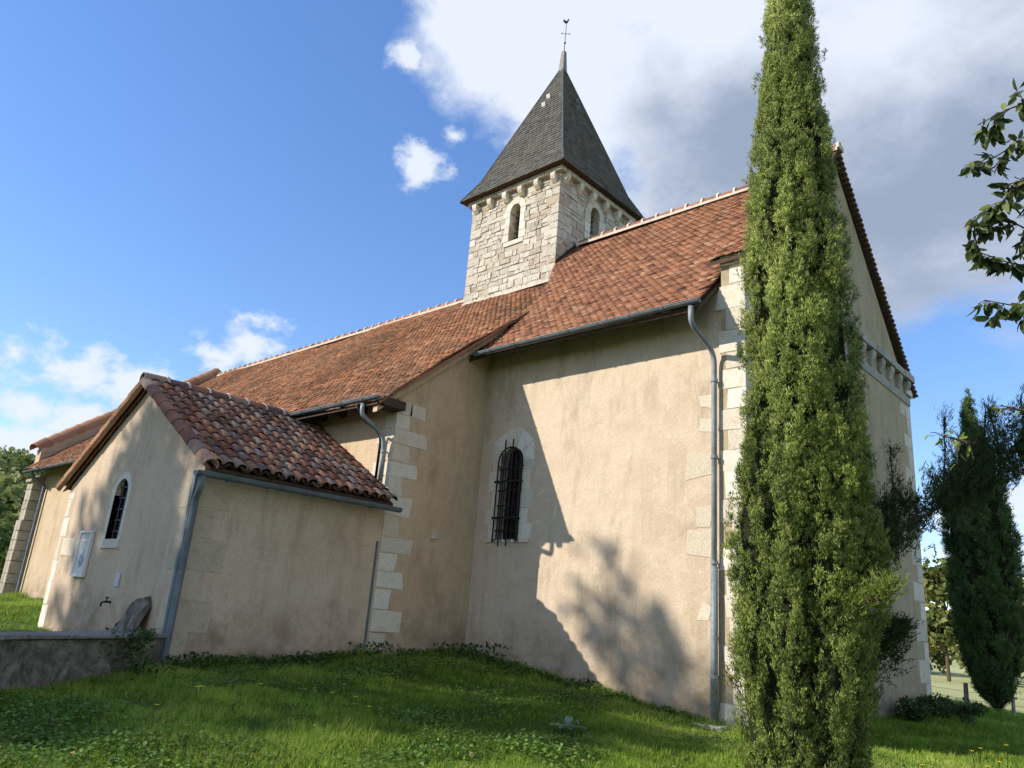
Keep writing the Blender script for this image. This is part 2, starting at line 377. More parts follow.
def ground(x, y):
    x = np.asarray(x, float); y = np.asarray(y, float); sh = x.shape; X = x.ravel(); Y = y.ravel()
    Z = sol[-3] + sol[-2] * X + sol[-1] * Y
    for i in range(len(cp)): Z = Z + sol[i] * tps_k(np.hypot(X - cp[i, 0], Y - cp[i, 1]))
    d = np.hypot(X + 6, Y - 2)
    dp = sst(Y, 14, 40) * sst(X, -60, -20)
    far = -.2 - 1.1 * dp + .9 * sst(Y, 70, 200)
    far += sst(-X, 45, 230) * 22 + .25 * np.sin(X * .05) * sst(d, 40, 90)      # wooded hill in the west
    w = sst(d, 20, 34)
    Z = Z * (1 - w) + far * w
    Z += (.018 * np.sin(X * 2.3 + Y * 1.1) + .014 * np.sin(Y * 3.7 - X * 1.9 + 1) + .010 * np.sin(X * 5.1 + Y * 4.3)) * (d < 60)
    return Z.reshape(sh)
def gz(x, y): return float(ground(np.array([x]), np.array([y]))[0])
n = 321; t = np.linspace(-1, 1, n)
gx = -1 + np.sinh(t * 6.2) / np.sinh(6.2) * 900; gy = 0 + np.sinh(t * 6.2) / np.sinh(6.2) * 900
GX, GY = np.meshgrid(gx, gy); GZ = ground(GX, GY)
V = np.stack([GX.ravel(), GY.ravel(), GZ.ravel()], 1)
idx = np.arange(n * n).reshape(n, n)
F = np.stack([idx[:-1, :-1], idx[:-1, 1:], idx[1:, 1:], idx[1:, :-1]], -1).reshape(-1, 4)
def ground_mat():
    M = Mat('lawn_and_fields', .95, .1)
    near = M.ramp(M.noise(2.2, 8, .65), [(.30, (.040, .075, .018)), (.52, (.070, .120, .024)), (.72, (.12, .12, .055))])
    near = M.mix(.5, near, M.ramp(M.noise(45, 5, .7), [(.3, (.1, .1, .1)), (.7, (.85, .85, .8))]), 'OVERLAY')
    farc = M.ramp(M.noise(.05, 6, .6), [(.35, (.34, .35, .15)), (.65, (.46, .44, .21))])
    s = M.sep()
    fy = M.maprange(s[1], 15.5, 19, 0, 1)
    c = M.mix(fy, near, farc)
    hill = M.maprange(s[0], -60, -75, 0, 1)
    c = M.mix(hill, c, M.ramp(M.noise(.04, 5), [(.35, (.10, .14, .03)), (.65, (.26, .27, .07))]))
    M.col(c); M.bump(M.noise(50, 6), .8, .03); return M.m
lawn = npmesh('ground', V, F, ground_mat(), smooth=True); tag(lawn, None, kind='structure')

# ------------------------------------------------------------------ tiles
def plain_tiles(name, x0, x1, prof, mat, parent, course=.09, width=.135, clip=None, thick=.017, sag=.02, flip=False):
    pr = np.array(prof, float); seg = np.hypot(*np.diff(pr, axis=0).T); cum = np.concatenate([[0], np.cumsum(seg)])
    def at(s):
        s = np.clip(s, 0, cum[-1]); return np.stack([np.interp(s, cum, pr[:, 0]), np.interp(s, cum, pr[:, 1])], -1)
    rows = np.arange(0, cum[-1] - course * .3, course)
    VV, FF, RR = [], [], []; c = 0
    for k, s in enumerate(rows):
        xs = np.arange(x0 + (width / 2 if k % 2 else 0) - width, x1 + width, width)
        a = np.maximum(xs, x0); b = np.minimum(xs + width - .004, x1)
        p0 = at(s - .012); p1 = at(min(s + course * 1.45, cum[-1]))
        if clip is not None:
            lo, hi = clip(p0[0]); a = np.maximum(a, lo); b = np.minimum(b, hi)
        ok = b - a > .02; a = a[ok]; b = b[ok]; m_ = len(a)
        if not m_: continue
        tv = (p1 - p0) / np.linalg.norm(p1 - p0); nv = np.array([-tv[1], tv[0]])
        if nv[1] < 0: nv = -nv
        sg = sag * (np.sin(a * .55 + 1.3) + .6 * np.sin(a * 1.37 + s * .9) + .4 * np.sin(s * 1.7 + a * .3))
        lift0 = thick * 1.6 + RNG.normal(0, .0035, m_) + sg; lift1 = thick * .2 + RNG.normal(0, .002, m_) + sg
        js = RNG.normal(0, .004, m_); tw = RNG.normal(0, .003, m_)
        def pt(x, p, off, jy=0):
            q_ = p + nv * off[:, None] + (tv[None, :] * np.asarray(jy)[:, None] if np.ndim(jy) else 0)
            return np.stack([x, q_[:, 0], q_[:, 1]], 1)
        P = [pt(a, p0, lift0 - thick, js), pt(b, p0, lift0 - thick + tw, js), pt(b, p1, lift1 - thick), pt(a, p1, lift1 - thick),
             pt(a, p0, lift0, js), pt(b, p0, lift0 + tw, js), pt(b, p1, lift1), pt(a, p1, lift1)]
        VV.append(np.stack(P, 1).reshape(-1, 3))
        base = c + np.arange(m_)[:, None] * 8
        for f in ((4, 5, 6, 7), (0, 1, 5, 4), (0, 4, 7, 3), (1, 2, 6, 5)):
            FF.append(base + np.array(f)[None, :]); RR.append(None)
        rr = RNG.random(m_)
        for i in range(4): RR[-1 - i] = rr
        c += m_ * 8
    return npmesh(name, np.vstack(VV), np.vstack(FF), mat, parent, rnd=np.concatenate(RR))
def canal_tiles(name, O, A, T, La, Lt, mat, parent, pitch=.172, expo=.255, length=.36, r=.077):
    """barrel tiles on a slope: O eave corner, A along the eave, T up the slope"""
    O, A, T = (np.array(v, float) for v in (O, A, T)); A /= np.linalg.norm(A); T /= np.linalg.norm(T)
    N = np.cross(A, T); N = N if N[2] > 0 else -N
    ncol = int(round(La / pitch)); pitch = La / ncol; nrow = int(math.ceil(Lt / expo))
    ang = np.linspace(-.12, math.pi + .12, 8); VV, FF, RR = [], [], []; c = 0
    for i in range(ncol):
        dx = random.gauss(0, .006)
        for j in range(nrow):
            for kind in (0, 1):          # 0 = cover barrel, 1 = channel between two covers
                if kind and i == ncol - 1: continue
                aa = (i + .5 + (.5 if kind else 0)) * pitch + dx + random.gauss(0, .006)
                s0 = j * expo + random.gauss(0, .012) - (.0 if kind else .02); s1 = min(s0 + length, Lt)
                if s1 - s0 < .05: continue
                r0, r1 = (r, r * .80)
                up = 1 if kind == 0 else -1
                skew = random.gauss(0, .008)
                hh = (.045 if kind == 0 else .055)
                for (s, rr, l) in ((s0, r0, .026), (s1, r1, 0.)):
                    for off in (0, .013):
                        ro = rr - off
                        P = [O + A * (aa + skew * (s == s1) + ro * math.cos(t_)) + T * s + N * (hh + l + up * ro * math.sin(t_) * .82) for t_ in ang]
                        VV.append(np.array(P))
                m_ = len(ang); b = c
                for k in range(m_ - 1):
                    FF.append((b + k, b + k + 1, b + 2 * m_ + k + 1, b + 2 * m_ + k))
                    FF.append((b + m_ + k, b + m_ + k + 1, b + 3 * m_ + k + 1, b + 3 * m_ + k))
                    FF.append((b + k, b + m_ + k, b + m_ + k + 1, b + k + 1))
                v = random.random()
                RR += [v] * (3 * (m_ - 1)); c += 4 * m_
    return npmesh(name, np.vstack(VV), np.array(FF), mat, parent, rnd=RR)
def barrel_row(bm, p0, p1, n, r, up=(0, 0, 1), lap=.06, jit=.01, ang0=-.2, ang1=math.pi + .2):
    """half-round tiles laid end to end from p0 to p1 (ridges and verges)"""
    p0, p1 = Vector(p0), Vector(p1); d = (p1 - p0); L = d.length / n; d.normalize()
    side = d.cross(Vector(up)).normalized(); upv = side.cross(d)
    for i in range(n):
        a = p0 + d * (i * L) + upv * random.uniform(-jit, jit); b = p0 + d * ((i + 1) * L + lap)
        ra, rb = r * .86, r
        rings = []
        for p, rr in ((a, ra), (b, rb), (b, rb - .016), (a, ra - .016)):
            rings.append([bm.verts.new(p + side * (rr * math.cos(t_)) + upv * (rr * math.sin(t_))) for t_ in np.linspace(ang0, ang1, 9)])
        for u_, v_ in zip(rings, rings[1:] + rings[:1]):
            for k in range(8): bm.faces.new((u_[k], u_[k + 1], v_[k + 1], v_[k]))

# ------------------------------------------------------------------ stone work
def stone_course_rect(bm, O, U, Nn, w, h, hmin=.085, hmax=.19, lmin=.11, lmax=.36, proud=.006, gap=.012, skip=None, jit=.017, ret=None):
    """coursed rubble on a rectangle: O corner, U along, Nn outward normal"""
    O, U, Nn = Vector(O), Vector(U).normalized(), Vector(Nn).normalized(); z = 0
    while z < h - .03:
        ch = random.uniform(hmin, hmax)
        if h - z - ch < hmin * .6: ch = h - z
        x = 0
        while x < w - .01:
            l = random.uniform(lmin, lmax)
            if w - x - l < lmin * .7: l = w - x
            sub = [(z, ch)]
            if ch > .19 and random.random() < .25: sub = [(z, ch * .5), (z + ch * .5, ch * .5)]
            for (zz, hh) in sub:
                if skip is None or not skip(x + l / 2, zz + hh / 2, l, hh):
                    p = proud + random.uniform(-.006, .012)
                    vs = obox(bm, O + U * (x + gap / 2) + Vector((0, 0, zz + gap / 2)) - Nn * .03, U * (l - gap), (0, 0, hh - gap), Nn * (.03 + p))
                    for v in vs:
                        v.co += Vector((random.uniform(-jit, jit), random.uniform(-jit, jit), random.uniform(-jit, jit))) * .8
            x += l
        z += ch
def quoin_mesh(corner, A, B, z0, z1, la=(.28, .52), lb=(.24, .46), hh=(.24, .36), proud=.006, miss=0., jit=.016, single=False):
    """alternating corner blocks; A and B run from the corner into the two faces"""
    bm = bmesh.new(); A, B = Vector(A), Vector(B); C0 = Vector(corner); z = z0; k = 0
    while z < z1 - .08:
        h = min(random.uniform(*hh), z1 - z)
        a = la[k % 2] * random.uniform(.8, 1.15); b = lb[(k + 1) % 2] * random.uniform(.8, 1.15)
        if random.random() >= miss:
            o = C0 - A * proud - B * proud; g = .005
            cuts = [(0, a)] if a < .42 or random.random() < .5 else [(0, a * .5), (a * .5, a * .5)]
            for (s, l) in cuts:
                vs = obox(bm, (o.x + A.x * s, o.y + A.y * s, z + g), A * (l + proud - g), B * (b + proud) if s == 0 else B * .1, (0, 0, h - 2 * g))
                for v in vs:
                    v.co.z += random.uniform(-jit, jit) * .7
                    if (v.co - o).dot(A) > .1: v.co += A * random.uniform(-jit, jit) * 2.5
        z += h; k += 1
    return bm

# ================================================================== THE CHURCH
church = empty('church', (-10, 3.7, 0), 'old rural stone church with tiled roofs and slate-grey pyramid spire', 'church')
YR = 3.72                                   # ridge line
def zch(y): return float(np.interp(y, [-.52, .15, YR], [5.30, 5.93, 9.55]))
def zna(y): return float(np.interp(y, [-2.42, -1.2, .2, YR], [4.02, 5.02, 6.17, 9.0]))

# --- chancel
bm = bmesh.new()
prof = [(0, -1.5), (7.4, -1.5), (7.4, 5.6), (YR, 9.35), (0, 5.60)]
prism(bm, [(-4.83, y, z) for y, z in prof], (4.478, 0, 0))
chw = finish('chancel_wall', bm, MP_ch, church)
WX = -4.09
bmc = bmesh.new(); prism(bmc, arch_pts(WX, 2.22, 3.72, .48, 14, 'y', -.5), (0, .85, 0)); cut(chw, bmc)
bm = bmesh.new()                             # gable with its shoulders
prof = [(-.02, -1.5), (7.42, -1.5), (7.42, 6.02), (7.22, 6.14), (YR, 9.62), (.22, 6.14), (-.02, 6.02)]
prism(bm, [(-.352, y, z) for y, z in prof], (.352, 0, 0))
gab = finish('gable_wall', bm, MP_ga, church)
MPq = MS_q
finish('quoin', quoin_mesh((0, -.02, 0), (-1, 0, 0), (0, 1, 0), -.35, 6.0, la=(.28, .36), lb=(.3, .5), hh=(.24, .38)), MPq, gab, rnd='island', bevel=.006)
finish('quoin', quoin_mesh((0, 7.42, 0), (0, -1, 0), (-1, 0, 0), -.5, 5.75, la=(.28, .62), hh=(.26, .42)), MPq, gab, rnd='island', bevel=.006)
# scattered bonding stones showing through the render west of the downpipe
M_bond = stone('buff_limestone', [(.52, .45, .35), (.60, .54, .44)], dirt=.3, dirtcol=(.42, .34, .25), bump=.3)
for (x, z, w, h) in ((-.86, 3.02, .36, .30), (-.74, 2.36, .24, .28), (-.86, 1.98, .42, .36), (-.70, 3.95, .28, .16), (-.66, 3.62, .2, .2), (-.66, 1.2, .16, .2)):
    bm = bmesh.new()
    for v in box(bm, x, x + w, -.006, .05, z, z + h): v.co += Vector((random.uniform(-.05, .05), 0, random.uniform(-.04, .04)))
    finish('bonding_stone', bm, M_bond, chw, rnd='island')
# frieze of corbels on the gable, a thing's parts one by one
bm = bmesh.new(); y = .45
while y < 7.40:
    l = min(random.uniform(.4, .7), 7.46 - y); box(bm, -.05, .13 + random.uniform(-.01, .01), y, y + l - .008, 6.27, 6.42, .004); y += l
finish('string_course', bm, MS_g, gab, rnd='island', bevel=.008)
y = .72
while y < 7.3:
    bm = bmesh.new()
    prism(bm, [(-.05, y, 6.262), (.11, y, 6.262), (.10, y, 6.16), (.03, y, 6.0), (-.05, y, 5.98)], (0, .19, 0))
    finish('corbel', bm, MS_g, gab, rnd='island', bevel=.01); y += .53
bm = bmesh.new()
box(bm, -.03, .018, .5, 7.44, 5.80, 5.975); finish('corbel_sill', bm, MS_g, gab, rnd='island')
# kneeler stones at both shoulders
for yy in (-.09, 7.13):
    bm = bmesh.new(); box(bm, -.34, .06, yy, yy + .38, 5.98, 6.13, .006); finish('kneeler', bm, MPq, gab, rnd='island', bevel=.01)

# roofs : a structural slab, then every tile
def slab(name, prof, x0, x1, mat, t=.07, parent=church):
    bm = bmesh.new(); up = [(y, z) for y, z in prof]; lo = [(y, z - t) for y, z in prof][::-1]
    prism(bm, [(x0, y, z) for y, z in up + lo], (x1 - x0, 0, 0)); return finish(name, bm, mat, parent)
def mirror(pr): return pr + [(2 * YR - y, z) for y, z in pr[::-1][1:]]
pch = [(-.52, 5.30), (.15, 5.93), (YR, 9.55)]
def xw(y): return float(np.interp(y, [1.3, 2.95], [-4.86, -6.04]))
ch_roof = plain_tiles('chancel_roof', -6.04, -.44, pch, MT_ch, church, clip=lambda y: (xw(y), 99))
slab('roof_deck', [(y, z - .06) for y, z in mirror(pch)], -4.84, -.42, M_wood, .06, ch_roof)
bm = bmesh.new()
prism(bm, [(-6.04, 2.95, zch(2.95) - .06), (-6.04, YR, 9.49), (-4.84, YR, 9.49), (-4.84, 1.4, zch(1.4) - .06)], (0, 0, -.07))
prism(bm, [(-6.04, YR, 9.53), (-6.04, 7.3, 5.98), (-4.84, 7.3, 5.98), (-4.84, YR, 9.53)], (0, 0, -.07))
finish('roof_deck', bm, M_wood, ch_roof)
pn = [(YR + .02, 9.55), (7.9, 5.33)]
bm = bmesh.new(); prism(bm, [(-6.04, *pn[0]), (-.44, *pn[0]), (-.44, *pn[1]), (-6.04, *pn[1])], (0, 0, .03)); finish('north_slope', bm, MT_ch, ch_roof, rnd='island')
# raised strip of tiles over the gable wall
pg = [(-.13, 6.09), (YR, 9.78)]
strip = plain_tiles('gable_roof', -.50, .10, pg, MT_ch, church, sag=.004)
bm = bmesh.new()
prism(bm, [(-.49, y, z) for y, z in [(-.12, 6.055), (YR, 9.745), (7.56, 6.055), (7.56, 6.0), (YR, 9.69), (-.12, 6.0)]], (.58, 0, 0)); finish('roof_deck', bm, M_wood, strip)
bm = bmesh.new(); prism(bm, [(-.49, YR, 9.79), (.10, YR, 9.79), (.10, 7.60, 6.10), (-.49, 7.60, 6.10)], (0, 0, -.028)); finish('north_slope', bm, MT_ch, strip, rnd='island')
# stepped verge seen from below on the north rake, and mortar fillet on the strip's west edge
bm = bmesh.new(); k = 0; L = math.hypot(7.6 - YR, 3.69)
while k * .105 < L - .05:
    s = k * .105 / L; y = YR + (7.6 - YR) * s; z = 9.79 - 3.69 * s
    box(bm, .02, .125 + random.uniform(-.006, .006), y, y + .135, z - .125, z - .085, .002); k += 1
finish('verge', bm, MT_vd, strip, rnd='island')
bm = bmesh.new(); tube(bm, [(-.51, .22, zch(.22) + .2), (-.51, 1.5, zch(1.5) + .15), (-.51, YR, 9.66)], .035, 7); finish('mortar_fillet', bm, M_lime, strip)
def ridge(name, x0, x1, z, parent, n):
    bm = bmesh.new(); barrel_row(bm, (x0, YR, z - .03), (x1, YR, z - .03), n, .115, lap=.03); o = finish(name, bm, MT_ch, parent, rnd='island')
    bm = bmesh.new()
    for i in range(n + 1):
        x = x0 + (x1 - x0) * i / n
        vs = [(x + random.uniform(-.03, .0), YR + .123 * math.cos(a), z - .03 + .140 * math.sin(a)) for a in np.linspace(-.1, math.pi + .1, 7)]
        prism(bm, vs, (.045, 0, 0))
    # bedding mortar under both sides
    for s in (-1, 1): box(bm, x0, x1, YR + s * .115 - .016, YR + s * .115 + .016, z - .10, z - .045, .006)
    finish('ridge_mortar', bm, M_lime, o); return o
ridge('ridge_tiles', -5.95, -.5, 9.62, ch_roof, 15)
ridge('ridge_tiles', -.5, .11, 9.85, strip, 2)

# --- nave
GX0, GX1 = -21.4, -23.6                       # the skewed west gable: at the eaves and at the ridge
def xg(y): return float(np.interp(y, [-1.92, YR], [GX0, GX1]))
bm = bmesh.new()
def npoly(x_of, prof): return [bm.verts.new((x_of(y), y, z)) for y, z in prof]
prof = [(-1.92, -1.5), (9.36, -1.5), (9.36, 4.25), (YR, 8.86), (.2, 6.02), (-1.92, 4.28)]
a = npoly(lambda y: -4.82, prof); b = npoly(xg, prof)
bm.faces.new(a); bm.faces.new(b[::-1])
for i in range(len(a)): j = (i + 1) % len(a); bm.faces.new((a[i], a[j], b[j], b[i]))
nw = finish('nave_wall', bm, MP_na, church)
pna = [(-2.42, 4.02), (-1.2, 5.02), (.2, 6.17), (YR, 9.0)]
na_roof = plain_tiles('nave_roof', -23.8, -4.60, pna, MT_na, church, clip=lambda y: (xg(y), 99), sag=.038)
bm = bmesh.new()
for (y0, z0), (y1, z1) in zip(pna, pna[1:]):
    prism(bm, [(xg(y0), y0, z0 - .07), (-4.62, y0, z0 - .07), (-4.62, y1, z1 - .07), (xg(y1), y1, z1 - .07)], (0, 0, -.03))
finish('roof_deck', bm, M_wood, na_roof)
bm = bmesh.new(); prism(bm, [(GX1, YR, 9.0), (-4.6, YR, 9.0), (-4.6, 9.86, 4.02), (GX1, 9.86, 4.02)], (0, 0, -.08)); finish('north_slope', bm, MT_na, na_roof, rnd='island')
ridge('ridge_tiles', GX1, -8.95, 9.05, na_roof, 40)
# verge of the nave's east rake: tiles bedded in lime over a thin board
bm = bmesh.new()
for (y0, z0), (y1, z1) in zip(pna[:-1], pna[1:]):
    obox(bm, (-4.66, y0, z0 - .10), (.05, 0, 0), (0, y1 - y0, z1 - z0), (0, 0, .055))
finish('verge_board', bm, MT_ve, na_roof)
bm = bmesh.new()
for (y0, z0), (y1, z1) in zip(pna[:-2], pna[1:-1]):
    obox(bm, (-4.82, y0 + .04, z0 - .20), (.10, 0, 0), (0, y1 - y0, z1 - z0), (0, 0, .10))
finish('verge_fillet', bm, MP_na, na_roof)
x = -5.1                                      # rafter tails under the eaves
while x > -16:
    bm = bmesh.new(); box(bm, x - .05, x + .05, -2.38, -1.9, 4.0, 4.09); finish('rafter_tail', bm, M_wood, nw); x -= .55
bm = bmesh.new(); box(bm, -4.93, -4.62, -2.36, -1.92, 3.93, 4.06); finish('eaves_beam', bm, M_wood, nw)
bm = bmesh.new(); prism(bm, [(-4.8, -.50, 5.235), (-.44, -.50, 5.235), (-.44, .01, 5.70), (-4.8, .01, 5.70)], (0, 0, -.02)); finish('soffit_board', bm, M_wood, chw)
x = -.75
while x > -4.7:
    bm = bmesh.new(); obox(bm, (x - .04, -.42, 5.215), (.08, 0, 0), (0, .43, .38), (0, 0, .07)); finish('rafter_tail', bm, M_wood, chw); x -= .52
# quoins at the nave's south-east corner
finish('quoin', quoin_mesh((-4.82, -1.92, 0), (0, 1, 0), (-1, 0, 0), -.1, 4.15, la=(.30, .62), lb=(.52, .30), hh=(.22, .34)), MPq, nw, rnd='island', bevel=.006)
bm = bmesh.new(); box(bm, -4.83, -4.80, -.92, -.80, 2.13, 2.20, .01); box(bm, -4.83, -4.76, -.97, -.92, 2.10, 2.20, .01); finish('putlog_stone', bm, MPq, nw, rnd='island', bevel=.008)
# raised skew coping on the west gable + kneeler
bm = bmesh.new()
pz = [(-2.15, 4.75), (YR, 9.25)]
k0, k1 = (xg(-2.15) , -2.15), (GX1, YR)
d = Vector((k1[0] - k0[0], k1[1] - k0[1], 4.45)); out = Vector((-.38, 0, 0))
prism(bm, [(k0[0] + .1, k0[1], 4.05), (k0[0] + .1, k0[1], 4.72), (k1[0] + .1, k1[1], 9.10), (k1[0] + .1, k1[1], 8.6)], (-.40, 0, 0))
wg = finish('west_gable_parapet', bm, MP_na, church)
bm = bmesh.new(); barrel_row(bm, (k0[0] - .1, k0[1] - .12, 4.66), (k1[0] - .1, k1[1], 9.14), 20, .25, ang0=.0, ang1=math.pi); finish('coping_tiles', bm, MT_ve, wg, rnd='island')
# west buttress, pale dressed stone with a dark downpipe beside it
bm = bmesh.new(); z = .2
while z < 3.75:
    h = random.uniform(.26, .36); i = 0
    d_ = .34 - .05 * (z > 2.4)
    for (s, l) in ((0, .24), (.24, .26)): box(bm, -21.55 + s, -21.55 + s + l - .008, -1.92 - d_, -1.9, z, z + h - .008, .006)
    z += h
prism(bm, [(-21.56, -2.28, 3.78), (-21.56, -1.9, 3.98), (-21.56, -1.9, 3.70), (-21.56, -2.28, 3.70)], (.52, 0, 0))
finish('buttress', bm, MS_b, church, rnd='island', bevel=.01)
bm = bmesh.new(); tube(bm, [(-20.7, -2.48, 4.0), (-20.7, -2.35, 3.8), (-20.7, -2.0, 3.6), (-20.7, -2.0, .4)], .05, 8); finish('downpipe', bm, M_zincd, church)
# small west window with a pale surround
def framed_window(name, cx, z0, z1, w, y, wallobj, surround, depth=.25, blocks=None, sillw=.1, bars=(1, 3)):
    """round-headed window in a south wall: splayed surround, dark leaded glass, a sill"""
    g = bmesh.new(); prism(g, arch_pts(cx, z0, z1, w + .06, 14, 'y', y + depth), (0, .02, 0))
    win = finish(name, g, M_glass, church)
    fr = bmesh.new()
    for k in range(bars[0]):
        xx = cx - w / 2 + w * (k + 1) / (bars[0] + 1); box(fr, xx - .012, xx + .012, y + depth - .03, y + depth + .004, z0, z1 - .02)
    for k in range(bars[1]):
        zz = z0 + (z1 - z0) * (k + .7) / (bars[1] + .4); box(fr, cx - w / 2, cx + w / 2, y + depth - .025, y + depth + .004, zz - .01, zz + .01)
    finish('glazing_bars', fr, M_iron, win)
    return win
bmc = bmesh.new(); prism(bmc, arch_pts(-17.75, 2.1, 3.45, .55, 10, 'y', -2.3), (0, .7, 0)); cut(nw, bmc)
w3 = framed_window('nave_window', -17.75, 2.1, 3.45, .55, -1.92, nw, None)
def surround(name, cx, z0, z1, w, y, mat, parent, band=.16, n=9, proud=.006, sill=(.12, .12), smooth_band=False):
    bm = bmesh.new(); r = w / 2
    if smooth_band:
        inn = [(cx + r, z0)] + [(cx + r * math.cos(a), z1 - r + r * math.sin(a)) for a in np.linspace(0, math.pi, 17)] + [(cx - r, z0)]
        R2 = r + band
        outp = [(cx + R2, z0)] + [(cx + R2 * math.cos(a), z1 - r + R2 * math.sin(a)) for a in np.linspace(0, math.pi, 17)] + [(cx - R2, z0)]
        for (i0, i1, o0, o1) in zip(inn, inn[1:], outp, outp[1:]):
            vs = [bm.verts.new((p[0], yy, p[1])) for yy in (y - proud, y + .12) for p in (i0, i1, o1, o0)]
            for f in ((0, 1, 2, 3), (4, 5, 6, 7), (0, 1, 5, 4), (1, 2, 6, 5), (2, 3, 7, 6), (3, 0, 4, 7)): bm.faces.new([vs[i] for i in f])
        bmesh.ops.remove_doubles(bm, verts=bm.verts, dist=1e-5)
    else:
        z = z0; k = 0
        while z < z1 - r - .02:
            h = min(random.uniform(.22, .34), z1 - r - z)
            for s in (-1, 1):
                l = band * (1.25 if (k + (s > 0)) % 2 else .85) * random.uniform(.9, 1.1)
                xa, xb = (cx + s * r, cx + s * (r + l)); box(bm, min(xa, xb), max(xa, xb), y - proud, y + .2, z + .004, z + h - .004, .003)
            z += h; k += 1
        A_ = list(np.linspace(0, math.pi, 6))
        for a0, a1 in zip(A_, A_[1:]):
            P = []
            for rr in (r, r + band * 1.25):
                for a in (a0 + .012, (a0 + a1) / 2, a1 - .012)[::(1 if rr == r else -1)]:
                    k_ = 1.0 if rr == r else random.uniform(.94, 1.06) * (1.12 if .5 < a < 2.6 else 1)
                    P.append((cx + rr * k_ * math.cos(a), y - proud, z1 - r + rr * k_ * math.sin(a)))
            prism(bm, P, (0, .2, 0))
    if sill[0]: box(bm, cx - r - band * 1.1, cx + r + band * 1.1, y - proud - .015, y + .22, z0 - sill[1], z0 - .003, .003)
    return finish(name, bm, mat, parent, rnd='island')
surround('window_surround', -17.75, 2.1, 3.45, .55, -1.92, MPq, w3, .16, smooth_band=True)

# --- chancel window with its wrought-iron cage
w1 = framed_window('chancel_window', WX, 2.22, 3.72, .48, 0, chw, None, .16, bars=(3, 8))
surround('window_surround', WX, 2.22, 3.72, .48, 0, MPq, w1, .21, sill=(1, .05))
bm = bmesh.new()
def cage(y):
    P = [(WX - .25, y, 2.16)] + [(WX - .25 * math.cos(a), y, 3.46 + .25 * math.sin(a)) for a in np.linspace(0, math.pi, 12)] + [(WX + .25, y, 2.16)]
    tube(bm, P, .014, 6)
cage(-.07)
for xx in (-.11, .06): tube(bm, [(WX + xx, -.08, 2.10), (WX + xx, -.08, 3.84)], .013, 6)
for zz in (2.55, 3.14): box(bm, WX - .29, WX + .28, -.095, -.072, zz - .018, zz + .018)
for zz in (2.20, 2.55, 3.14, 3.40):
    for s in (-1, 1): tube(bm, [(WX + s * .25, -.07, zz), (WX + s * .265, .06, zz)], .012, 6)
for k in range(5): xx = WX - .2 + k * .1; tube(bm, [(xx, -.04, 2.2), (xx, -.04, 3.62)], .011, 5)
for zz in (2.35, 2.75, 3.0, 3.35): box(bm, WX - .24, WX + .24, -.05, -.03, zz - .012, zz + .012)
finish('window_grille', bm, M_iron, w1)

# --- tower
TX0, TX1, TY0, TY1, TZ = -8.97, -6.05, 3.0, 5.94, 11.30
TCX, TCY = (TX0 + TX1) / 2, (TY0 + TY1) / 2
bm = bmesh.new(); box(bm, TX0 + .012, TX1 - .012, TY0 + .012, TY1 - .012, 3.0, TZ + .1); tw = finish('tower', bm, M_mort, church)
TWX, TWY = -7.44, 4.40
bmc = bmesh.new(); prism(bmc, arch_pts(TWX, 9.85, 10.86, .34, 12, 'y', TY0 - .4), (0, .9, 0)); prism(bmc, arch_pts(TWY, 9.95, 10.95, .36, 12, 'x', TX1 + .4), (-.9, 0, 0)); cut(tw, bmc)
def skipw(c, z0, z1, w, orig, zo):
    def f(u, v, l, h):
        uu = orig + u; zz = zo + v
        return abs(uu - c) < w / 2 + .17 + l / 2 - .10 and z0 - .12 - h / 2 < zz < z1 + .16 + h / 2
    return f
bm = bmesh.new()
stone_course_rect(bm, (TX0, TY0, 7.9), (1, 0, 0), (0, -1, 0), TX1 - TX0, TZ - 7.9, skip=skipw(TWX, 9.85, 10.86, .34, TX0, 7.9))
finish('tower_masonry', bm, MS_t, tw, rnd='island', bevel=.006)
bm = bmesh.new()
stone_course_rect(bm, (TX1, TY0, 7.9), (0, 1, 0), (1, 0, 0), TY1 - TY0, TZ - 7.9, hmin=.12, hmax=.25, lmin=.15, lmax=.42, skip=skipw(TWY, 9.95, 10.95, .36, TY0, 7.9))
finish('tower_masonry', bm, MS_t, tw, rnd='island', bevel=.006)
bm = bmesh.new()
stone_course_rect(bm, (TX0, TY1, 7.9), (0, -1, 0), (-1, 0, 0), TY1 - TY0, TZ - 7.9, lmax=.6)
finish('tower_masonry', bm, MS_t, tw, rnd='island')
for (cx, cy, A, B, z0) in ((TX1, TY0, (-1, 0, 0), (0, 1, 0), 8.0), (TX0, TY0, (1, 0, 0), (0, 1, 0), 8.2)):
    finish('quoin', quoin_mesh((cx, cy, 0), A, B, z0, TZ, la=(.20, .38), lb=(.38, .20), hh=(.16, .27), proud=.024, jit=.016), MS_t, tw, rnd='island', bevel=.006)
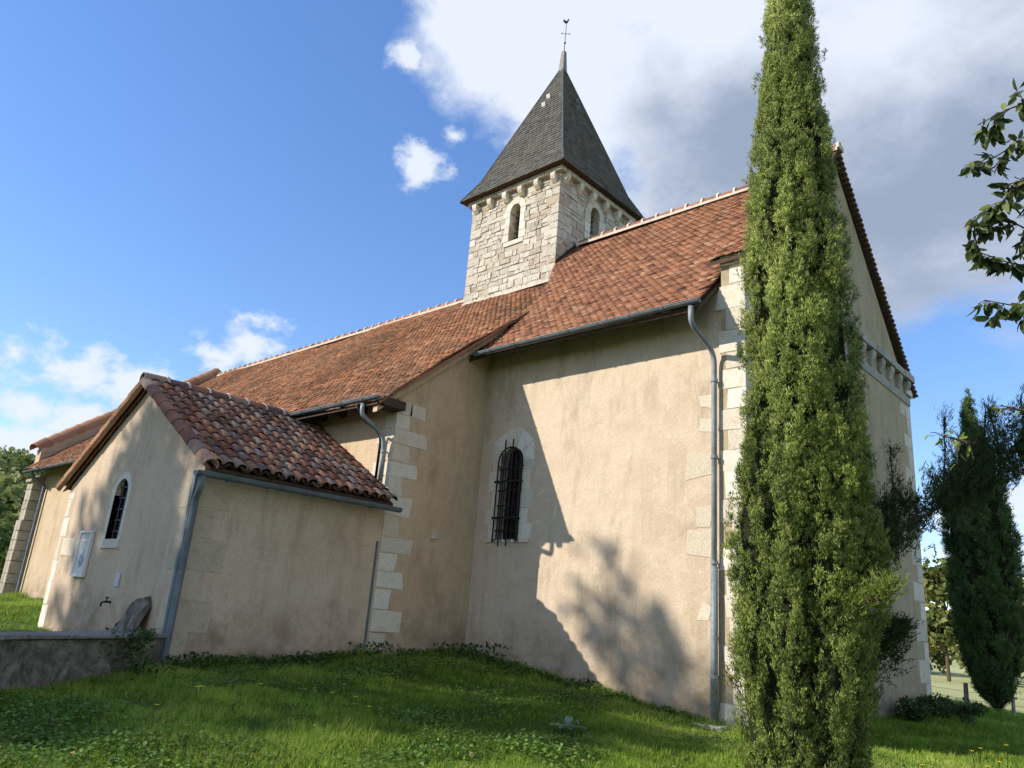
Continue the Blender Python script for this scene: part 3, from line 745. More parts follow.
def belfry(axis, c, pos, z0, z1, w):
    bm = bmesh.new()
    if axis == 'y': prism(bm, arch_pts(c, z0, z1, w + .04, 12, 'y', pos + .42), (0, .02, 0))
    else: prism(bm, arch_pts(c, z0, z1, w + .04, 12, 'x', pos - .42), (-.02, 0, 0))
    win = finish('belfry_window', bm, M_void, church)
    bm = bmesh.new(); z = z0 + .03
    while z < z1 - .08:
        hw = w / 2 - .01 if z < z1 - w / 2 else math.sqrt(max((w / 2) ** 2 - (z - z1 + w / 2) ** 2, .001)) - .01
        if axis == 'y': obox(bm, (c - hw, pos + .17, z), (2 * hw, 0, 0), (0, .13, .10), (0, 0, .018))
        else: obox(bm, (pos - .17, c - hw, z), (0, 2 * hw, 0), (-.13, 0, .10), (0, 0, .018))
        z += .14
    finish('louvre', bm, M_louv, win)
    # jamb stones and arch stones
    bm = bmesh.new(); r = w / 2; z = z0; k = 0
    def put(u0, u1, za, zb):
        u0, u1 = min(u0, u1), max(u0, u1)
        if axis == 'y': box(bm, u0, u1, pos - .022, pos + .3, za, zb, .004)
        else: box(bm, pos - .3, pos + .022, u0, u1, za, zb, .004)
    while z < z1 - r - .02:
        h = min(random.uniform(.2, .3), z1 - r - z)
        for s in (-1, 1): put(c + s * r, c + s * (r + random.uniform(.15, .26)), z + .004, z + h - .004)
        z += h
    A_ = np.linspace(0, math.pi, 4)
    for a0, a1 in zip(A_, A_[1:]):
        P = []
        for rr, seq in ((r, (a0, (a0 + a1) / 2, a1)), (r + .17, (a1 - .01, (a0 + a1) / 2, a0 + .01))):
            for a in seq: P.append((c + rr * math.cos(a), z1 - r + rr * math.sin(a)))
        if axis == 'y': prism(bm, [(u, pos - .022, v) for u, v in P], (0, .3, 0))
        else: prism(bm, [(pos + .022, u, v) for u, v in P], (-.3, 0, 0))
    put(c - r - .16, c + r + .16, z0 - .12, z0 - .004)
    finish('window_surround', bm, MS_q, win, rnd='island', bevel=.004)
belfry('y', TWX, TY0, 9.85, 10.86, .34); belfry('x', TWY, TX1, 9.95, 10.95, .36)
bm = bmesh.new(); o_ = .13                    # cornice under the eaves
for k in range(6):
    box(bm, TX0 - o_ + k * .53, TX0 - o_ + k * .53 + .52, TY0 - o_, TY0 + .1, 11.24, 11.36, .004)
    box(bm, TX1 - .1, TX1 + o_, TY0 - o_ + .24 + k * .49, TY0 - o_ + .24 + k * .49 + .48, 11.24, 11.36, .004)
box(bm, TX0 - o_, TX0 + .1, TY0 + .12, TY1 + o_, 11.24, 11.36); box(bm, TX0 + .12, TX1 - .12, TY1 - .1, TY1 + o_, 11.24, 11.36)
finish('cornice', bm, MS_t, tw, rnd='island', bevel=.006)
def corbel(x, y, nx, ny):
    bm = bmesh.new(); u = Vector((-ny, nx, 0)); nn = Vector((nx, ny, 0)); o = Vector((x, y, 0))
    P = [(-.05, 11.235), (.15, 11.235), (.155, 11.15), (.12, 11.07), (.04, 10.99), (-.05, 10.97)]
    prism(bm, [o - u * .075 + nn * a + Vector((0, 0, z)) for a, z in P], u * .15)
    finish('corbel', bm, MS_q, tw, rnd='island', bevel=.012)
for k in range(6): corbel(TX0 + .14 + k * (TX1 - TX0 - .28) / 5, TY0, 0, -1)
for k in range(6): corbel(TX1, TY0 + .14 + k * (TY1 - TY0 - .28) / 5, 1, 0)
for k in range(6): corbel(TX0, TY0 + .14 + k * (TY1 - TY0 - .28) / 5, -1, 0)
# flashing where the chancel roof and the tower meet
bm = bmesh.new()
obox(bm, (TX1 + .004, TY0 - .02, zch(TY0) + .0), (.03, 0, 0), (0, YR - TY0, zch(YR) - zch(TY0)), (0, 0, .10)); finish('lead_flashing', bm, M_wood, tw)
bm = bmesh.new(); obox(bm, (TX0 - .02, TY0 - .08, zna(TY0) - .03), (TX1 - TX0 + .04, 0, 0), (0, .08, .02), (0, 0, .07)); finish('lime_fillet', bm, M_lime, tw)

# --- spire: four shingled faces, flared at the eaves
SZ0, SZ1 = 11.37, 15.9
def spire_half(z):
    return float(np.interp(z, [11.37, 12.0, 15.9], [1.74, 1.40, .035]))
def spire_faces(mat, parent_name):
    VV, FF, RR = [], [], []; c = 0
    H = [11.37, 12.0, 15.9]
    zs = []; z = SZ0
    while z < SZ1 - .03: zs.append(z); z += .105
    for fi in range(4):
        ca, sa = math.cos(fi * math.pi / 2), math.sin(fi * math.pi / 2)
        for k, z in enumerate(zs):
            h0 = spire_half(z); z1 = min(z + .15, SZ1); h1 = spire_half(z1)
            x = -h0 + (0 if k % 2 else -.07)
            while x < h0:
                a, b = max(x, -h0), min(x + .135, h0)
                if b - a > .01:
                    v = random.random(); l0 = .022 + random.uniform(-.004, .006); j = random.uniform(-.008, .008)
                    f0 = h1 / h0
                    for (xx, hh, zz, off) in ((a, h0, z + j, l0), (b - .003, h0, z + j, l0 + random.uniform(-.003, .003)), ((b - .003) * f0, h1, z1, .004), (a * f0, h1, z1, .004), (a, h0, z + j - .004, l0 - .016), (b - .003, h0, z + j - .004, l0 - .016)):
                        px, py = xx, -(hh + off)
                        VV.append((TCX + px * ca - py * sa, TCY + px * sa + py * ca, zz))
                    FF += [(c, c + 1, c + 2, c + 3), (c + 4, c + 5, c + 1, c)]; RR += [v, v]; c += 6
                x += .138
    return npmesh('spire', VV, FF, mat, church, rnd=RR)
sp = spire_faces(MT_sh, 'spire')
bm = bmesh.new()
rings = [[bm.verts.new((TCX + sx * (spire_half(z) - .005), TCY + sy * (spire_half(z) - .005), z - dz)) for sx, sy in ((-1, -1), (1, -1), (1, 1), (-1, 1))] for z, dz in ((11.37, .0), (12.0, 0), (15.9, 0))]
for a, b in zip(rings, rings[1:]):
    for k in range(4): bm.faces.new((a[k], a[(k + 1) % 4], b[(k + 1) % 4], b[k]))
bm.faces.new(rings[0]); bm.faces.new(rings[-1]); finish('roof_deck', bm, M_wood, sp)
bm = bmesh.new()
for sx, sy in ((-1, -1), (1, -1), (1, 1), (-1, 1)):
    tube(bm, [(TCX + sx * spire_half(z), TCY + sy * spire_half(z), z + .012) for z in (11.37, 12.0, 15.9)], .028, 6)
finish('hip_ridge', bm, plainmat('dark_lead', (.085, .085, .085), .6, .3, 0, .3), sp)
for (fx, sc_) in (((0, -1), 1), ((1, 0), .7)):   # two small pale lead vents on each visible face
    for (du, z) in ((.04, 14.55), (-.02, 14.25)):
        bm = bmesh.new(); h = spire_half(z) + .02; hz = spire_half(z + .16) + .05
        if fx[0] == 0: obox(bm, (TCX + du - .06, TCY - h, z), (.12, 0, 0), (0, h - hz - .06, .10), (0, -.03, .03))
        else: obox(bm, (TCX + h, TCY + du - .05, z), (0, .10, 0), (hz - h + .06, 0, .10), (.03, 0, .03))
        finish('spire_vent', bm, plainmat('pale_lead', (.55, .54, .5), .5, .3, 0, .1) if sc_ == 1 else M_zincd, sp)
bm = bmesh.new(); prism(bm, [(TCX - .09, TCY - .09, 15.75), (TCX + .09, TCY - .09, 15.75), (TCX + .09, TCY + .09, 15.75), (TCX - .09, TCY + .09, 15.75)], (0, 0, .75))
for v in bm.verts:
    if v.co.z > 16.2: v.co.x = TCX + (v.co.x - TCX) * .55; v.co.y = TCY + (v.co.y - TCY) * .55
fin = finish('finial_post', bm, plainmat('weathered_lead_cap', (.22, .20, .18), .7, .3), sp)
# weathervane: rod, cross arms and a flat cockerel
bm = bmesh.new(); tube(bm, [(TCX, TCY, 16.45), (TCX + .02, TCY, 17.50)], .014, 6, .008)
vd = Vector((.74, .67, 0))
P0 = Vector((TCX + .015, TCY, 17.12))
tube(bm, [P0 - vd * .11, P0 + vd * .11], .007, 5)
for s in (-1, 1): tube(bm, [P0 + vd * (s * .10) + Vector((0, 0, -.025)), P0 + vd * (s * .125) + Vector((0, 0, .025))], .010, 5)
for zc in (16.8,): bmesh.ops.create_icosphere(bm, subdivisions=1, radius=.035, matrix=Matrix.Translation((TCX + .01, TCY, zc)))
finish('vane_rod', bm, M_iron, sp)
bm = bmesh.new()
rooster = [(-.14, .02), (-.20, .10), (-.17, .20), (-.10, .14), (-.04, .09), (.03, .11), (.06, .20), (.09, .23), (.12, .20), (.155, .185), (.12, .165), (.11, .08), (.06, .0), (.02, -.03), (.0, -.08), (-.03, -.03), (-.09, -.02)]
P0 = Vector((TCX + .02, TCY, 17.50)); sd_ = vd.cross(Vector((0, 0, 1)))
prism(bm, [P0 + vd * a * .5 + Vector((0, 0, b * .62)) - sd_ * .008 for a, b in rooster], sd_ * .016); finish('cockerel', bm, M_iron, sp)

# --- porch-like annex on the south side
AX0, AX1, AY0, ARX = -9.42, -4.822, -4.76, -7.12
def zan(x): return 2.56 + (3.93 - 2.56) * (1 - abs(x - ARX) / (AX1 - ARX))
bm = bmesh.new(); prism(bm, [(AX0, AY0, -1.2), (AX1, AY0, -1.2), (AX1, AY0, 2.52), (ARX, AY0, 3.86), (AX0, AY0, 2.52)], (0, 2.842, 0))
aw = finish('annex_wall', bm, MP_an, church)
bmc = bmesh.new(); prism(bmc, arch_pts(-7.29, 1.66, 2.52, .46, 12, 'y', AY0 - .3), (0, .6, 0)); cut(aw, bmc)
w2 = framed_window('annex_window', -7.29, 1.66, 2.52, .46, AY0, aw, None, .07, bars=(2, 5))
surround('window_surround', -7.29, 1.66, 2.52, .46, AY0, MS_q, w2, .10, sill=(1, .13), smooth_band=True)
finish('quoin', quoin_mesh((AX1, AY0, 0), (-1, 0, 0), (0, 1, 0), -.05, 2.45, la=(.55, .30), lb=(.22, .42), hh=(.28, .40), miss=0, proud=.005), stone('annex_limestone', [(.45, .37, .27), (.52, .44, .33)], dirt=.3, bump=.3), aw, rnd='island', bevel=.005)
finish('quoin', quoin_mesh((AX0, AY0, 0), (0, 1, 0), (1, 0, 0), -.05, 2.4, la=(.4, .25), lb=(.24, .16), hh=(.28, .40), miss=0, proud=.005), MPq, aw, rnd='island', bevel=.005)
bm = bmesh.new(); box(bm, -9.18, -8.68, AY0 - .007, AY0 + .05, 1.41, 1.68, .008); finish('bonding_stone', bm, MPq, aw, rnd='island', bevel=.004)
slope = math.hypot(AX1 + .24 - ARX, 1.52)
ex, ez = AX1 + .23, 2.50
Tm = np.array([ARX - ex, 0, 3.94 - ez]); Lt = np.linalg.norm(Tm)
ar = canal_tiles('annex_roof', (ex, -4.85, ez), (0, 1, 0), Tm, 2.92, Lt, MT_an, church)
Tw = np.array([ARX - (AX0 - .2), 0, 3.94 - ez])
canal_tiles('west_slope', (AX0 - .2, -4.74, ez), (0, 1, 0), Tw, 2.81, np.linalg.norm(Tw), MT_an, ar)
bm = bmesh.new(); prism(bm, [(ex - .04, -4.79, ez + .01), (ARX, -4.79, 3.90), (AX0 - .16, -4.79, ez + .01), (AX0 - .16, -4.79, ez - .03), (ARX, -4.79, 3.865), (ex - .04, -4.79, ez - .03)], (0, 2.86, 0)); finish('roof_deck', bm, M_wood, ar)
bm = bmesh.new(); barrel_row(bm, (ARX, -4.90, 3.99), (ARX, -1.93, 3.99), 9, .115, lap=.05); finish('ridge_tiles', bm, MT_an, ar, rnd='island')
for k in range(1, 9):
    bm = bmesh.new(); y = -4.90 + k * 2.97 / 9; prism(bm, [(ARX + .12 * math.cos(a), y, 3.99 + .125 * math.sin(a)) for a in np.linspace(0, math.pi, 7)], (0, .035, 0)); finish('ridge_mortar', bm, M_lime, ar)
bm = bmesh.new()
barrel_row(bm, (ARX, -4.84, 3.95), (ex + .02, -4.84, ez + .03), 9, .10, lap=.06)
finish('verge_tiles', bm, MT_an, ar, rnd='island')
bm = bmesh.new(); barrel_row(bm, (ARX, -4.84, 3.93), (AX0 - .20, -4.84, ez + .03), 9, .095, lap=.05, ang0=-1.3, ang1=math.pi + 1.3); finish('verge_tiles', bm, MT_ve, ar, rnd='island')
# joint strip between annex and nave
bm = bmesh.new(); box(bm, AX1 - .01, AX1 + .02, -2.0, -1.97, .25, 1.95); finish('cover_strip', bm, M_zincd, aw)

# --- gutters and downpipes
def gutter(name, p0, p1, r, mat, parent, lip=True):
    p0, p1 = Vector(p0), Vector(p1); d = (p1 - p0).normalized(); side = d.cross(Vector((0, 0, 1))).normalized(); bm = bmesh.new()
    rings = []
    for p in (p0, p1):
        rr = [p + side * (r * math.cos(a)) + Vector((0, 0, r * math.sin(a))) for a in np.linspace(math.pi, 2 * math.pi, 9)]
        ri = [p + side * ((r - .006) * math.cos(a)) + Vector((0, 0, (r - .006) * math.sin(a))) for a in np.linspace(2 * math.pi, math.pi, 9)]
        rings.append([bm.verts.new(v) for v in rr + ri])
    a, b = rings
    for k in range(18): bm.faces.new((a[k], a[(k + 1) % 18], b[(k + 1) % 18], b[k]))
    bm.faces.new(a); bm.faces.new(b[::-1])
    for s in (-1, 1): tube(bm, [p0 + side * s * r, p1 + side * s * r], .008, 6)
    L = (p1 - p0).length; k = .4
    while k < L:
        c = p0 + d * k
        tube(bm, [c + side * ((r + .006) * math.cos(a)) + Vector((0, 0, (r + .006) * math.sin(a))) for a in np.linspace(math.pi, 2 * math.pi, 7)], .007, 5); k += .55
    prism(bm, [p0 + side * (r * math.cos(a)) + Vector((0, 0, r * math.sin(a))) for a in np.linspace(math.pi, 2 * math.pi, 9)], -d * .01)
    prism(bm, [p1 + side * (r * math.cos(a)) + Vector((0, 0, r * math.sin(a))) for a in np.linspace(math.pi, 2 * math.pi, 9)], d * .01)
    return finish(name, bm, mat, parent)
g1 = gutter('gutter', (-4.62, -.59, 5.27), (-.38, -.59, 5.30), .048, M_zincd, church)
def downpipe(path, r, mat, brackets, nrm):
    bm = bmesh.new(); tube(bm, path, r, 12); o = finish('downpipe', bm, mat, church, smooth=False)
    o.data.shade_smooth()
    for (p) in brackets:
        bm = bmesh.new(); p = Vector(p)
        tube(bm, [p + Vector((0, 0, -.02)), p + Vector((0, 0, .02))], r + .012, 12); tube(bm, [p, p + Vector(nrm) * .12], .012, 6)
        finish('pipe_bracket', bm, mat, o)
    return o
def curve(P, n=5):
    out = []; P = [Vector(p) for p in P]
    for i in range(len(P)):
        if i in (0, len(P) - 1): out.append(P[i]); continue
        a, b, c = P[i - 1], P[i], P[i + 1]; r = min((a - b).length, (c - b).length) * .45
        s, e = b + (a - b).normalized() * r, b + (c - b).normalized() * r
        for k in range(n + 1):
            t_ = k / n; out.append(s * (1 - t_) ** 2 + b * 2 * t_ * (1 - t_) + e * t_ * t_)
    return out
downpipe(curve([(-.50, -.59, 5.22), (-.50, -.59, 4.98), (-.42, -.09, 4.70), (-.42, -.09, 4.3), (-.42, -.09, .04)]), .036, M_zincp, [(-.42, -.09, z) for z in (.55, 1.0, 1.9, 3.25, 4.3)], (0, 1, 0))
bm = bmesh.new(); tube(bm, [(-.42, -.09, -.1), (-.42, -.09, 1.85)], .045, 12); finish('cast_iron_foot', bm, plainmat('grey_cast_iron', (.20, .23, .25), .6, .4, .1), church, smooth=True)
bm = bmesh.new(); box(bm, -.60, -.20, -.32, -.02, -.09, .025, .01); finish('pipe_foot_stone', bm, MS_g, church, rnd='island', bevel=.015)
gutter('gutter', (-21.3, -2.46, 3.97), (-4.60, -2.46, 4.03), .046, M_zincd, church)
downpipe(curve([(-4.98, -2.46, 3.95), (-4.98, -2.46, 3.78), (-4.92, -2.05, 3.55), (-4.92, -2.01, 3.3), (-4.92, -2.01, 2.85)]), .034, M_zincp, [(-4.92, -2.01, 3.3)], (0, 1, 0))
downpipe(curve([(-5.14, -2.46, 3.95), (-5.14, -2.3, 3.75), (-5.04, -2.0, 3.6), (-5.04, -2.0, 2.9)]), .022, M_iron, [], (0, 1, 0))
gutter('gutter', (AX1 + .27, -4.98, 2.42), (AX1 + .27, -1.86, 2.44), .062, M_zincd, church)
bm = bmesh.new(); box(bm, AX1 - .03, AX1 + .035, AY0 - .115, AY0 - .012, .1, 2.42)
tube(bm, curve([(AX1 + .27, -4.90, 2.38), (AX1 + .27, -4.90, 2.22), (AX1 + .09, -4.85, 2.08), (AX1 + .09, -4.85, 1.8), (AX1 + .09, -4.85, .05)]), .038, 10)
dp = finish('downpipe', bm, M_zincd, church)
#--REST--
# ================================================================== VEGETATION
def snoise(P, scale, seed, nk=14):
    r = np.random.default_rng(seed); out = np.zeros(len(P))
    for i in range(nk):
        k = r.normal(0, 1, 3) * scale * r.choice([.6, 1, 1.7]); out += np.sin(P @ k + r.uniform(0, 6.28))
    return out / math.sqrt(nk)
def unit(v): return v / (np.linalg.norm(v, axis=1, keepdims=True) + 1e-9)
def blades(name, P, D, length, width, mat, parent, rnd, base=None, facing=None):
    """thin pointed triangles, root P, direction D"""
    n_ = len(P); D = unit(D); S = unit(np.cross(D, RNG.normal(0, 1, (n_, 3)) * (1 if facing is None else .45) + (0 if facing is None else facing)))
    L = np.broadcast_to(length, n_)[:, None]; Wd = np.broadcast_to(width, n_)[:, None]
    V = np.stack([P - S * Wd * .5, P + S * Wd * .5, P + D * L], 1).reshape(-1, 3)
    F = np.arange(n_ * 3).reshape(-1, 3)
    return npmesh(name, V, F, mat, parent, rnd=rnd, base=base)
def leaves(name, P, size, mat, parent, rnd, D=None, N=None, aspect=.5, base=None, spread=1., oval=False):
    """leaf-shaped quads folded along nothing: root, two sides, tip"""
    n_ = len(P)
    if D is None: D = RNG.normal(0, 1, (n_, 3)); D[:, 2] *= .6
    D = unit(D)
    N_ = unit((RNG.normal(0, 1, (n_, 3)) * spread + (0 if N is None else N)))
    S = unit(np.cross(D, N_)); Nn = np.cross(S, D)
    L = np.broadcast_to(size, n_)[:, None] * RNG.uniform(.7, 1.25, (n_, 1))
    if oval:      # stalk, two halves folded along the midrib, drooping tip: two quads each side
        f = lambda a, w, u: P + D * L * a + S * L * aspect * w + Nn * L * u
        cv = RNG.uniform(-.16, .04, (n_, 1))
        V = np.stack([f(0, 0, 0), f(.28, .40, .07), f(.68, .38, .05 + cv * .5), f(1, 0, cv * 1.6), f(.62, 0, cv * .4), f(.68, -.38, .05 + cv * .5), f(.28, -.40, .07)], 1).reshape(-1, 3)
        b = np.arange(n_)[:, None] * 7
        F = np.stack([b + np.array([[0, 1, 2, 4]]), b + np.array([[4, 2, 3, 3]])], 1)
        F = np.concatenate([b + np.array([[0, 1, 4]]), b + np.array([[1, 2, 4]]), b + np.array([[2, 3, 4]]), b + np.array([[4, 3, 5]]), b + np.array([[4, 5, 6]]), b + np.array([[4, 6, 0]])], 0)
        return npmesh(name, V, F, mat, parent, rnd=np.tile(np.asarray(rnd), 6), base=base)
    V = np.stack([P, P + D * L * .5 + S * L * aspect * .5 + Nn * L * .06, P + D * L - Nn * L * .05, P + D * L * .5 - S * L * aspect * .5 + Nn * L * .06], 1).reshape(-1, 3)
    return npmesh(name, V, np.arange(n_ * 4).reshape(-1, 4), mat, parent, rnd=rnd, base=base)

# ------------------------------------------------------------------ cypresses
def cypress(loc, prof, lean, mat, label, group, n_sprig, per, blen, bw, seed, plumes=800, psize=1., name='cypress', trunk_r=.09):
    """prof: (height, radius). Vertical plumes of scale-leaf sprays round a dark twiggy core"""
    t_ = empty(name, loc, label, 'tree', group); r = np.random.default_rng(seed)
    hs_, rs_ = np.array(prof).T; L0 = np.array(loc)
    def axis(h): return np.stack([L0[0] + lean[0] * h, L0[1] + lean[1] * h, L0[2] + h], -1)
    # the crown's own relief: bulging upright masses parted by deep clefts that run up the column
    def Rf(th, h):
        q_ = np.stack([np.cos(th) * 1.0, np.sin(th) * 1.0, h * .30 / psize], 1)
        n1_ = snoise(q_, 2.6, seed); n2_ = snoise(q_ * [1, 1, 2.2], 5.5, seed + 3)
        g1 = (1 - np.clip(np.abs(n1_) * 2.0, 0, 1)) ** 1.6; g2 = (1 - np.clip(np.abs(n2_) * 1.8, 0, 1)) ** 2
        return np.interp(h, hs_, rs_) * (1.06 - .50 * g1 - .30 * g2 + .07 * n2_)
    npl = int(plumes); ph = r.uniform(hs_[0], hs_[-1], npl * 4); ph = ph[r.random(len(ph)) < (np.interp(ph, hs_, rs_) + .04) / (rs_.max() + .04)][:npl]; npl = len(ph)
    pt = r.uniform(0, 2 * math.pi, npl); pl_h = r.uniform(.06, .17, npl) * psize; pl_r = r.uniform(.025, .055, npl) * psize; pout = r.normal(0, .02, npl)
    pp = axis(ph) + np.stack([np.cos(pt), np.sin(pt), 0 * pt], 1) * Rf(pt, ph)[:, None]
    ptone = r.normal(0, .13, npl) + .16 * snoise(pp, 1.6, seed + 8)
    ci = r.integers(0, npl, n_sprig); u_ = unit(r.normal(0, 1, (n_sprig, 3))) * (r.uniform(.5, 1.05, n_sprig)[:, None])
    hh = np.clip(ph[ci] + u_[:, 2] * pl_h[ci], hs_[0], hs_[-1] + .1)
    c2, s2 = np.cos(pt[ci]), np.sin(pt[ci]); RR_ = Rf(pt, ph)
    lr = np.maximum(RR_[ci] + pout[ci] - pl_r[ci] * .5 + u_[:, 0] * pl_r[ci], 0) ; lt = u_[:, 1] * pl_r[ci]
    lr = lr * np.interp(hh, hs_, rs_) / np.maximum(np.interp(ph[ci], hs_, rs_), .01)
    P = axis(hh) + np.stack([c2 * lr - s2 * lt, s2 * lr + c2 * lt, 0 * lr], 1)
    O = np.stack([c2 * u_[:, 0] - s2 * u_[:, 1], s2 * u_[:, 0] + c2 * u_[:, 1], u_[:, 2] * .3], 1)
    rad_ = np.stack([c2, s2, 0 * c2], 1)
    D = O * .35 + rad_ * .30 + np.array([0, 0, 1.]) + r.normal(0, .20, P.shape)
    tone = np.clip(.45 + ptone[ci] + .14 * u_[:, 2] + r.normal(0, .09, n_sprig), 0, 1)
    PP = np.repeat(P, per, 0); DD = unit(np.repeat(unit(D), per, 0) + r.normal(0, .42, (len(P) * per, 3)))
    s_ = r.uniform(0, 1, len(PP))[:, None]; NN = np.repeat(unit(O * .8 + rad_), per, 0)
    PP = PP + np.repeat(unit(D), per, 0) * (s_ * blen * 1.6) + r.normal(0, blen * .35, PP.shape)
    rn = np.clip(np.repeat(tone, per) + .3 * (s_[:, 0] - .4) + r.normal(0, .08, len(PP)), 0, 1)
    brown = np.repeat(r.random(n_sprig) < .012, per)
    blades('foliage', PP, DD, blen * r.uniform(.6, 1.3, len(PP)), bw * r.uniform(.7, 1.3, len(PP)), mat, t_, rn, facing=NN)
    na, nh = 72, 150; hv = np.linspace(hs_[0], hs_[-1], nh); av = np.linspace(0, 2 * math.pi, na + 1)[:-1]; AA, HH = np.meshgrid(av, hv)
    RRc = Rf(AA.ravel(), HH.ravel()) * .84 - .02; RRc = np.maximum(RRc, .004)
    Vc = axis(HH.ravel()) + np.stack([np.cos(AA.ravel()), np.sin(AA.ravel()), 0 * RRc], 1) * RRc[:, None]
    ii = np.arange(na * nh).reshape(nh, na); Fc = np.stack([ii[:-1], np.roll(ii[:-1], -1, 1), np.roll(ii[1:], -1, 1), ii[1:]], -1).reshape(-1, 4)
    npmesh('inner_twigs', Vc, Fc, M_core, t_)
    bm = bmesh.new(); top = axis(np.array(hs_[-1] * .6)); b0 = Vector(loc) - Vector((0, 0, .2)); tube(bm, [b0, b0 + Vector((0, 0, .5)), Vector(top)], trunk_r, 8, .02); finish('trunk', bm, M_bark, t_)
    return t_
CY = (1.66, -2.60, gz(1.66, -2.6))
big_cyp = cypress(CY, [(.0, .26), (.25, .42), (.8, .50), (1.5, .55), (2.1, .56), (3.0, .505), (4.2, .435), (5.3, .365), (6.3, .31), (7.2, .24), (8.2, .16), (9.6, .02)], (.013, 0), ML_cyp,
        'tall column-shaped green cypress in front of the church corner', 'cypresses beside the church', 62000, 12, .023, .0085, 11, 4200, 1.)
# the broken-out limb that leans to the right, and a pale tuft below it
def limb(name, path, width, n_sprig, per, blen, bw, mat, parent, seed, up=.7, wood=.02):
    r = np.random.default_rng(seed); path = np.array(path, float); seg = np.linalg.norm(np.diff(path, axis=0), axis=1); cum = np.concatenate([[0], np.cumsum(seg)])
    s = r.uniform(0, cum[-1], n_sprig); C_ = np.stack([np.interp(s, cum, path[:, i]) for i in range(3)], 1)
    Wd = np.interp(s, np.linspace(0, cum[-1], len(width)), width)
    # side shoots: clumps along the limb
    nc = 60; cs = r.uniform(0, cum[-1], nc); co = r.normal(0, 1, (nc, 3)) * [1, 1, .8]; ci = np.argmin(np.abs(s[:, None] - cs[None, :] + r.normal(0, .12, (n_sprig, nc))), 1)
    P = C_ + co[ci] * Wd[:, None] * .55 + r.normal(0, 1, (n_sprig, 3)) * Wd[:, None] * .28
    D = np.stack([r.normal(.25, .4, n_sprig), r.normal(0, .4, n_sprig), np.full(n_sprig, up)], 1)
    PP = np.repeat(P, per, 0); DD = unit(np.repeat(unit(D), per, 0) + r.normal(0, .35, (len(PP), 3)))
    s_ = r.uniform(0, 1, len(PP))[:, None]; PP = PP + np.repeat(unit(D), per, 0) * s_ * blen * 2.5 + r.normal(0, blen * .2, PP.shape)
    o = blades(name, PP, DD, blen * r.uniform(.6, 1.4, len(PP)), bw, mat, parent, np.clip(np.repeat(r.random(n_sprig) * .7, per) + s_[:, 0] * .3, 0, 1))
    bm = bmesh.new(); tube(bm, [tuple(p) for p in path], wood, 7, .005)
    for k in range(nc):
        c = np.array([np.interp(cs[k], cum, path[:, i]) for i in range(3)]); e = c + co[k] * np.interp(cs[k], np.linspace(0, cum[-1], len(width)), width) * .7
        tube(bm, [tuple(c), tuple((c + e) / 2 + [0, 0, -.02]), tuple(e)], .006, 4, .002)
    finish('branch_wood', bm, M_bark, o); return o
limb('limb', [(1.70, -2.5, 1.38), (1.94, -2.15, 1.71), (2.12, -1.9, 1.95), (2.5, -1.4, 2.30), (2.83, -.96, 2.66), (3.07, -.64, 2.88), (3.47, -.11, 3.15)], [.28, .32, .26, .17, .26, .30, .12], 3300, 14, .045, .009, ML_juni, big_cyp, 21)
limb('limb', [(1.8, -2.3, .85), (2.03, -2.03, 1.08), (2.2, -1.8, 1.2)], [.20, .20, .06], 1400, 12, .04, .009, ML_juni, big_cyp, 22, .35, .01)
limb('pale_shoot', [(2.15, -2.85, 1.30), (2.36, -2.9, 1.40), (2.52, -2.9, 1.50)], [.09, .08, .05], 160, 10, .045, .008, ML_yel, big_cyp, 23, .5, .005)
for k, (p, q_) in enumerate((((2.5, -1.4, 2.3), (2.58, -1.35, 3.15)), ((2.75, -1.1, 2.6), (2.85, -1.0, 3.25)), ((2.9, -.9, 2.7), (2.86, -.9, 3.3)), ((3.05, -.7, 2.85), (3.1, -.7, 3.45)), ((2.2, -1.8, 2.0), (2.22, -1.8, 2.75)), ((2.0, -2.1, 1.9), (1.98, -2.1, 2.5)))):
    limb('upright_shoot', [p, tuple((np.array(p) + q_) / 2 + [.02, 0, 0]), q_], [.06, .035, .012], 90, 9, .045, .006, ML_juni, big_cyp, 30 + k, .9, .006)
RC = (.03, 12.5, gz(.03, 12.5))
cypress(RC, [(.15, .12), (.5, .36), (1.0, .54), (1.6, .68), (2.6, .73), (3.6, .72), (4.6, .66), (5.4, .55), (6.0, .42), (6.5, .27), (7.0, .17), (7.6, .02)], (.004, 0), ML_cypd,
        'dark cypress standing by the fence posts beyond the gable', 'cypresses beside the church', 14000, 12, .06, .021, 12, 1300, 1.7)

# ------------------------------------------------------------------ broad-leaved trees
def grow(rt, P0, D0, L, depth, r0, bm, tips, spread=.6, seglen=.35):
    """recursive limbs; returns tips"""
    p = Vector(P0); d = Vector(D0).normalized(); n_ = max(2, int(L / seglen)); pts = [p.copy()]
    for i in range(n_):
        d = (d + Vector((rt.gauss(0, .12), rt.gauss(0, .12), rt.gauss(.03, .1)))).normalized(); p = p + d * (L / n_); pts.append(p.copy())
    tube(bm, pts, r0, 7 if r0 > .03 else 5, r0 * .6, cap=False)
    if depth == 0: tips.append(pts); return
    k = rt.randint(3, 4)
    for i in range(k):
        a = pts[-1 - (i % max(1, len(pts) // 2))]; dd = (d + Vector((rt.gauss(0, spread), rt.gauss(0, spread), rt.gauss(.1, spread * .7)))).normalized()
        grow(rt, a, dd, L * rt.uniform(.6, .8), depth - 1, r0 * .58, bm, tips, spread)
